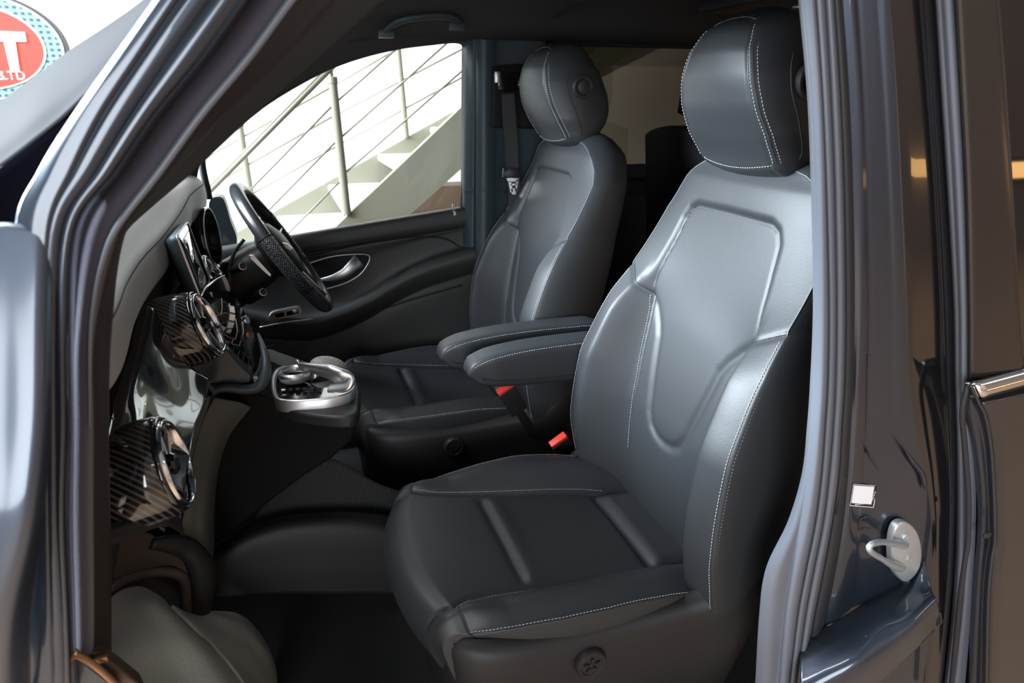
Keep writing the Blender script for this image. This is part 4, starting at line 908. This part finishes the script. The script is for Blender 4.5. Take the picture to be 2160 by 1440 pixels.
# sweeping edge trim
ep = crom([at(372, 1108, y=.10), at(380, 1050, y=.14), at(391, 985, y=.18), at(407, 915, y=.22), at(425, 862, y=.25), at(445, 828, y=.26), at(475, 818, y=.26), at(515, 821, y=.26), at(543, 816, y=.26), at(558, 796, y=.265), at(562, 768, y=.28), at(556, 736, y=.31), at(545, 705, y=.36)], 120)
rr = np.interp(np.linspace(0, 1, 120), [0, .3, .5, .62, .75, .9, 1], [.004, .005, .009, .012, .015, .008, .004])
MB().tube(ep, rr, n=14, sc=(1, .8)).build('edge_trim', M['greyplastic'], cs, angle=None)
# console flank, with its rounded leading edge
rows = [[(452, 838, .255), (430, 880, .235), (410, 945, .205), (396, 1020, .17), (386, 1085, .14), (378, 1135, .12), (372, 1200, .12)],
        [(475, 842, .262), (448, 890, .24), (428, 955, .215), (416, 1025, .18), (408, 1088, .15), (405, 1140, .13), (400, 1205, .13)],
        [(505, 848, .275), (470, 900, .26), (450, 965, .24), (440, 1030, .21), (435, 1092, .18), (434, 1145, .16), (432, 1210, .16)],
        [(528, 858, .30), (484, 915, .30), (462, 975, .30), (452, 1040, .30), (450, 1100, .30), (450, 1150, .30), (448, 1210, .30)]]
skin('console_flank', px(rows), mat('flank_plastic', (.08, .08, .072), rough=.6, spec=.3), cs, nu=50, nv=30, solid=.006)
MB().prism(ats([(462, 832), (545, 830), (585, 848), (640, 868), (700, 878), (748, 882), (756, 892), (742, 930), (700, 968), (640, 1005), (560, 1065), (455, 1150), (430, 1150), (440, 900)], .30), (0, .24, 0)).build('console_body', mat('deep_black_plastic', (.005, .005, .005), rough=.75, spec=.12), cs, smooth=False, bevel=.008, seg=3)
# top plate of the console
ZT = .990
def zp(pts, z): return [at(p[0], p[1], z=z) for p in pts]
MB().prism(crom(zp([(560, 735), (548, 800), (560, 838), (600, 862), (680, 876), (745, 876), (758, 850), (756, 810), (735, 780), (660, 765), (600, 745)], .984), 70, closed=True), (0, 0, -.03)).build('console_top', M['soft'], cs, bevel=.006)
# gear controller tray
gt = thing('gear_controller', 'silver rotary controller tray with curved hand rest on the centre console', 'gear controller', tuple(at(660, 820, z=ZT)))
ou = crom(zp([(583, 776), (573, 790), (571, 812), (575, 832), (585, 842), (610, 845), (650, 844), (700, 839), (738, 828), (750, 812), (745, 798), (720, 786), (690, 778), (640, 772), (600, 771)], 1.006), 90, closed=True)
oc = ou.mean(0)
G = [ou + [0, 0, -.028], ou * 1.0 + [0, 0, -.004], ou * .985 + oc * .015, ou * .94 + oc * .06 + [0, 0, .001], ou * .90 + oc * .10 + [0, 0, -.002], ou * .86 + oc * .14 + [0, 0, -.007]]
MB().grid(G, cu=True).build('tray_rim', M['satin'], gt, angle=None)
MB().grid([ou * .87 + oc * .13 + [0, 0, -.006], ou * .02 + oc * .98 + [0, 0, -.005]], cu=True).build('tray_floor', M['gloss'], gt, angle=None)
dc = at(623, 800, z=1.010)
MB().lathe(dc, (0, 0, 1), [(.026, 0), (.033, .002), (.036, .011), (.035, .020), (.031, .024), (.027, .020), (.026, .012), (.0001, .012)], n=48).build('rotary_dial', M['satin'], gt)
MB().lathe(dc + [0, 0, .012], (0, 0, 1), [(.026, 0), (.0255, .003), (.022, .0035), (.0001, .0038)], n=36).build('dial_cap', M['gloss'], gt)
# hand rest arching over the dial
b0 = at(628, 770, z=1.050)
hp = crom([b0 + [0, 0, .012], b0 + [.004, 0, .0], at(650, 775, z=1.050), at(690, 784, z=1.050), at(718, 793, z=1.048), at(735, 799, z=1.042), at(733, 810, z=1.032), at(712, 817, z=1.022), at(694, 820, z=1.016)], 90)
rr = np.interp(np.linspace(0, 1, 90), [0, .1, .35, .55, .65, .8, 1], [.004, .009, .015, .021, .020, .015, .008])
MB().tube(hp, rr, n=18, sc=(.62, 1.25)).build('hand_rest_frame', M['satin'], gt, angle=None)
dm = at(694, 775, y=.425); G = []
for a in np.linspace(0, PI / 2, 12):
    G.append([dm + np.array([math.cos(a) * math.cos(q) * .044, math.cos(a) * math.sin(q) * .026, math.sin(a) * .028 - .4 * math.cos(a) * math.cos(q) * .026]) for q in np.linspace(0, 2 * PI, 40, endpoint=False)])
MB().grid(G, cu=True).build('palm_pad', mat('grey_leatherette', (.22, .22, .20), rough=.45, bump=('voronoi', 220, .5, .002)), gt, angle=None)
for k in range(6):
    MB().box(at(598 + 15 * k, 822 - .5 * k, z=1.006), (.010, .006, .006), bev=.0015).build('toggle', M['satin'] if k == 0 else M['soft'], gt)
# pale pocket edge at the rear end of the tray
MB().tube(crom([at(742, 838, y=.32), at(752, 848, y=.31), at(755, 864, y=.31), at(748, 880, y=.315)], 30), .0045, n=8, sc=(.5, 1.2)).build('pocket_edge', M['greygrain'], cs, angle=None)

# ------------------------------------------------------------------ steering wheel
wn = np.array([.84, 0, .54]); wn /= np.linalg.norm(wn); wv = np.array([.54, 0, -.84]); wv /= np.linalg.norm(wv); wy = np.array([0, 1., 0])
wa, wb = at(497, 397, y=.83), at(690, 640, y=.83); wc = (wa + wb) / 2; WR = np.linalg.norm(wb - wa) / 2 * .985
wv = (wb - wa) / np.linalg.norm(wb - wa); wn = np.cross(wv, wy); wn = wn if wn[0] > 0 else -wn
sw_ = thing('steering_wheel', 'black leather steering wheel with dimpled grips in front of the driver seat', 'steering wheel', tuple(wc))
def rim(a0, a1, r, n=60, R_=None, closed=False, lift=0):
    q = np.linspace(a0, a1, n, endpoint=not closed); return np.array([wc + (R_ or WR) * (math.cos(t) * wv + math.sin(t) * wy) + wn * lift for t in q])
MB().tube(rim(0, 2 * PI, .016, 160, closed=True), .0180, n=20, closed=True, up=wn).build('rim', mat('wheel_leather', (.022, .023, .026), rough=.26, spec=.8), sw_, angle=None)
gm = mat('dimpled_leather', (.020, .022, .028), rough=.38, bump=('voronoi', 240, 1.0, .02))
for a0, a1 in ((-1.95, -1.1), (1.1, 1.95)): MB().tube(rim(a0, a1, .017, 60), .0190, n=24, up=wn).build('grip', gm, sw_, angle=None)
for a0 in (-1.97, -1.08, 1.08, 1.97): MB().tube(rim(a0 - .006, a0 + .006, 0, 4), .0193, n=20, up=wn).build('rim_seam', M['dark'], sw_, angle=None)
MB().lathe(wc - wn * .03, wn, [(.06, -.02), (.085, 0), (.088, .02), (.078, .038), (.05, .048), (.0001, .05)], n=40).build('airbag_cover', M['soft'], sw_, angle=None)
for a in (-PI / 2, PI / 2, 0):
    d_ = math.cos(a) * wv + math.sin(a) * wy; t_ = np.cross(wn, d_); m_ = MB()
    wd = .022 if a else .026
    m_.prism([wc - wn * .022 + d_ * .06 + t_ * wd * 1.5, wc - wn * .004 + d_ * (WR - .008) + t_ * wd, wc - wn * .004 + d_ * (WR - .008) - t_ * wd, wc - wn * .022 + d_ * .06 - t_ * wd * 1.5], wn * .014)
    o = m_.build('spoke', M['soft'], sw_, smooth=False, bevel=.004)
    MB().tube([wc - wn * .004 + d_ * .085 + t_ * wd, wc + wn * .012 + d_ * (WR - .012) + t_ * wd * .9], .0035, n=8).build('silver_inlay', M['satin'], o, angle=None)
MB().prism(ats([(596, 512), (606, 514), (618, 524), (612, 528), (602, 522)], .74), (0, .006, 0)).build('spoke_switch', M['satin'], sw_, smooth=False)
MB().prism([at(526, 538, y=.70), at(536, 538, y=.70), at(572, 578, y=.70), at(571, 584, y=.70), at(562, 578, y=.70), at(528, 546, y=.70)], (-.002, .006, 0)).build('shift_paddle', M['satin'], sw_, smooth=False, bevel=.001)
co = thing('steering_column', 'dark steering column shroud with two stalks behind the steering wheel', 'steering column', tuple(wc - wn * .2))
G = []
for h, r1, r2 in ((-.045, .050, .058), (-.07, .056, .066), (-.12, .060, .072), (-.22, .066, .085)):
    G.append([wc + wn * h + wv * (math.copysign(abs(math.cos(q)) ** .7, math.cos(q)) * r1) + wy * (math.copysign(abs(math.sin(q)) ** .7, math.sin(q)) * r2) for q in np.linspace(0, 2 * PI, 40, endpoint=False)])
MB().grid(G, cu=True).build('shroud', M['soft'], co, angle=None)
for a, b, y0, y1 in (((482, 574), (512, 561), .74, .64), ((526, 636), (555, 616), .74, .66)):
    p, q = at(*a, y=y0), at(*b, y=y1); s_ = MB().tube([p, p * .4 + q * .6, q], [.008, .011, .012], n=14).build('stalk', M['plastic'], co, angle=60)
    MB().lathe(q, q - p, [(.0100, -.001), (.0100, .0015), (.0085, .002), (.0082, .0)], n=24).build('end_ring', M['satin'], s_)
MB().tube(crom([at(484, 600, y=.70), at(486, 560, y=.71), at(496, 530, y=.72), at(515, 505, y=.73)], 30), .006, n=8, sc=(1, .5)).build('column_gaiter', M['greyplastic'], co, angle=None)

# ------------------------------------------------------------------ passenger footwell
fw = thing('footwell_trim', 'grey grained wheel arch cover low in the passenger footwell at the left', 'footwell trim', tuple(at(350, 1430, y=.0)))
rows = [[(200, 1300, -.02), (232, 1262, .02), (262, 1243, .06), (300, 1240, .08), (340, 1262, .10)],
        [(196, 1350, -.08), (240, 1318, -.04), (290, 1288, 0), (340, 1280, .02), (385, 1312, .05)],
        [(200, 1400, -.14), (260, 1380, -.10), (330, 1350, -.05), (395, 1340, -.01), (440, 1362, .03)],
        [(220, 1460, -.18), (290, 1450, -.14), (370, 1430, -.08), (450, 1410, -.03), (500, 1422, .02)],
        [(250, 1540, -.22), (330, 1540, -.18), (420, 1520, -.12), (510, 1490, -.06), (560, 1490, 0)]]
skin('arch_cover', px(rows), M['greygrain'], fw, nu=50, nv=60, solid=.006)
rows = [[(360, 1276, .10), (395, 1292, .12), (440, 1290, .14), (490, 1292, .17), (520, 1306, .20)],
        [(400, 1315, .06), (440, 1315, .10), (480, 1310, .13), (525, 1325, .16), (552, 1345, .20)],
        [(450, 1365, .03), (490, 1365, .07), (525, 1365, .11), (560, 1375, .14), (576, 1395, .18)],
        [(500, 1425, .0), (530, 1430, .05), (560, 1430, .09), (580, 1440, .12), (590, 1460, .16)],
        [(560, 1520, -.02), (580, 1520, .03), (590, 1520, .07), (600, 1520, .10), (604, 1540, .14)]]
skin('foot_rest', px(rows), M['greygrain'], fw, nu=40, nv=50, solid=.006)
kp = thing('kick_panel', 'brown-black moulded side panel below the dashboard in the left footwell', 'trim panel', tuple(at(320, 1280, y=.10)))
rows = [[(215, 1130, .0), (260, 1128, .03), (310, 1122, .06), (345, 1150, .08), (372, 1165, .10)], [(215, 1180, .0), (262, 1178, .03), (310, 1172, .06), (350, 1172, .08), (385, 1182, .10)], [(215, 1228, .01), (255, 1215, .04), (305, 1198, .07), (360, 1190, .09), (398, 1208, .11)]]
bm_ = mat('warm_black_plastic', (.034, .026, .023), rough=.55)
skin('upper_panel', px(rows), bm_, kp, nu=30, nv=20, solid=.006)
MB().tube(crom([at(225, 1240, y=.02), at(262, 1218, y=.05), at(305, 1205, y=.08), at(350, 1203, y=.10), at(382, 1212, y=.11), at(393, 1240, y=.12), at(392, 1300, y=.12)], 60), .012, n=10).build('recess_rim', bm_, kp, angle=None)
rows = [[(215, 1235, .10), (300, 1205, .13), (395, 1210, .16)], [(215, 1320, .10), (300, 1320, .13), (400, 1330, .16)]]
skin('recess', px(rows), M['dark'], kp, nu=12, nv=10, solid=.004)
G = []
Pa = crom([at(318, 1146, y=.06), at(352, 1146, y=.08), at(388, 1152, y=.10), at(412, 1172, y=.11), at(428, 1205, y=.12), at(428, 1245, y=.13), at(420, 1300, y=.14), at(415, 1340, y=.14)], 60)
MB().tube(Pa, np.interp(np.linspace(0, 1, 60), [0, .15, .5, 1], [.010, .018, .026, .024]), n=16, sc=(1, .8)).build('arch_edge', M['soft'], kp, angle=None)
# carpet hump ahead of the seat
rows = [[(445, 1165, .30), (520, 1115, .30), (600, 1088, .30), (700, 1080, .30), (800, 1085, .30), (880, 1110, .30)],
        [(448, 1182, .26), (520, 1142, .26), (600, 1120, .26), (700, 1112, .26), (800, 1118, .26), (880, 1140, .26)],
        [(450, 1215, .25), (520, 1200, .25), (600, 1190, .25), (700, 1186, .25), (800, 1190, .25), (880, 1200, .25)],
        [(450, 1262, .25), (520, 1255, .25), (600, 1250, .25), (700, 1250, .25), (800, 1250, .25), (880, 1255, .25)]]
hm = thing('footwell_hump', 'dark moulded hump in the footwell ahead of the nearest seat', 'floor trim', tuple(at(650, 1250, y=.25)))
skin('hump_cover', px(rows), mat('hump_plastic', (.006, .006, .006), rough=.6), hm, nu=60, nv=30, solid=.006)
rows = [[(560, 1060, .36), (640, 1000, .36), (700, 968, .36), (800, 1020, .36), (900, 1050, .36)], [(500, 1140, .33), (620, 1100, .33), (700, 1095, .33), (800, 1100, .33), (900, 1120, .33)]]
skin('ribbed_mat', px(rows), mat('ribbed_mat', (.012, .012, .012), rough=.8, bump=('X', 60, .5, .003)), hm, nu=30, nv=12, solid=.006)
# firewall and tunnel in the dark
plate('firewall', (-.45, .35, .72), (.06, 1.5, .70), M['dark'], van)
# scuff plate at the bottom left
sc2 = thing('scuff_plate', 'worn metal sill plate at the bottom left corner of the door opening', 'sill plate', tuple(at(180, 1435, y=-.42)))
MB().prism(ats([(95, 1412), (130, 1384), (160, 1380), (235, 1440), (250, 1470), (60, 1470)], -.45), (0, .02, 0)).build('plate', M['paint'], sc2, smooth=False, bevel=.003)
bz = mat('bronze_edge', (.30, .16, .08), rough=.35, metal=.8)
MB().tube(crom(ats([(158, 1378), (178, 1388), (215, 1415), (262, 1460)], -.452), 30), .0035, n=8).build('edge_strip', bz, sc2, angle=None)
MB().prism(ats([(185, 1376), (205, 1378), (240, 1400), (290, 1440), (300, 1460), (262, 1460), (215, 1415)], -.435), (0, .015, 0)).build('inner_strip', mat('dark_bronze', (.08, .05, .035), rough=.5, metal=.5), sc2, smooth=False, bevel=.002)
MB().box(at(214, 1387, y=-.44), (.014, .01, .006), bev=.001).build('clip', bz, sc2)
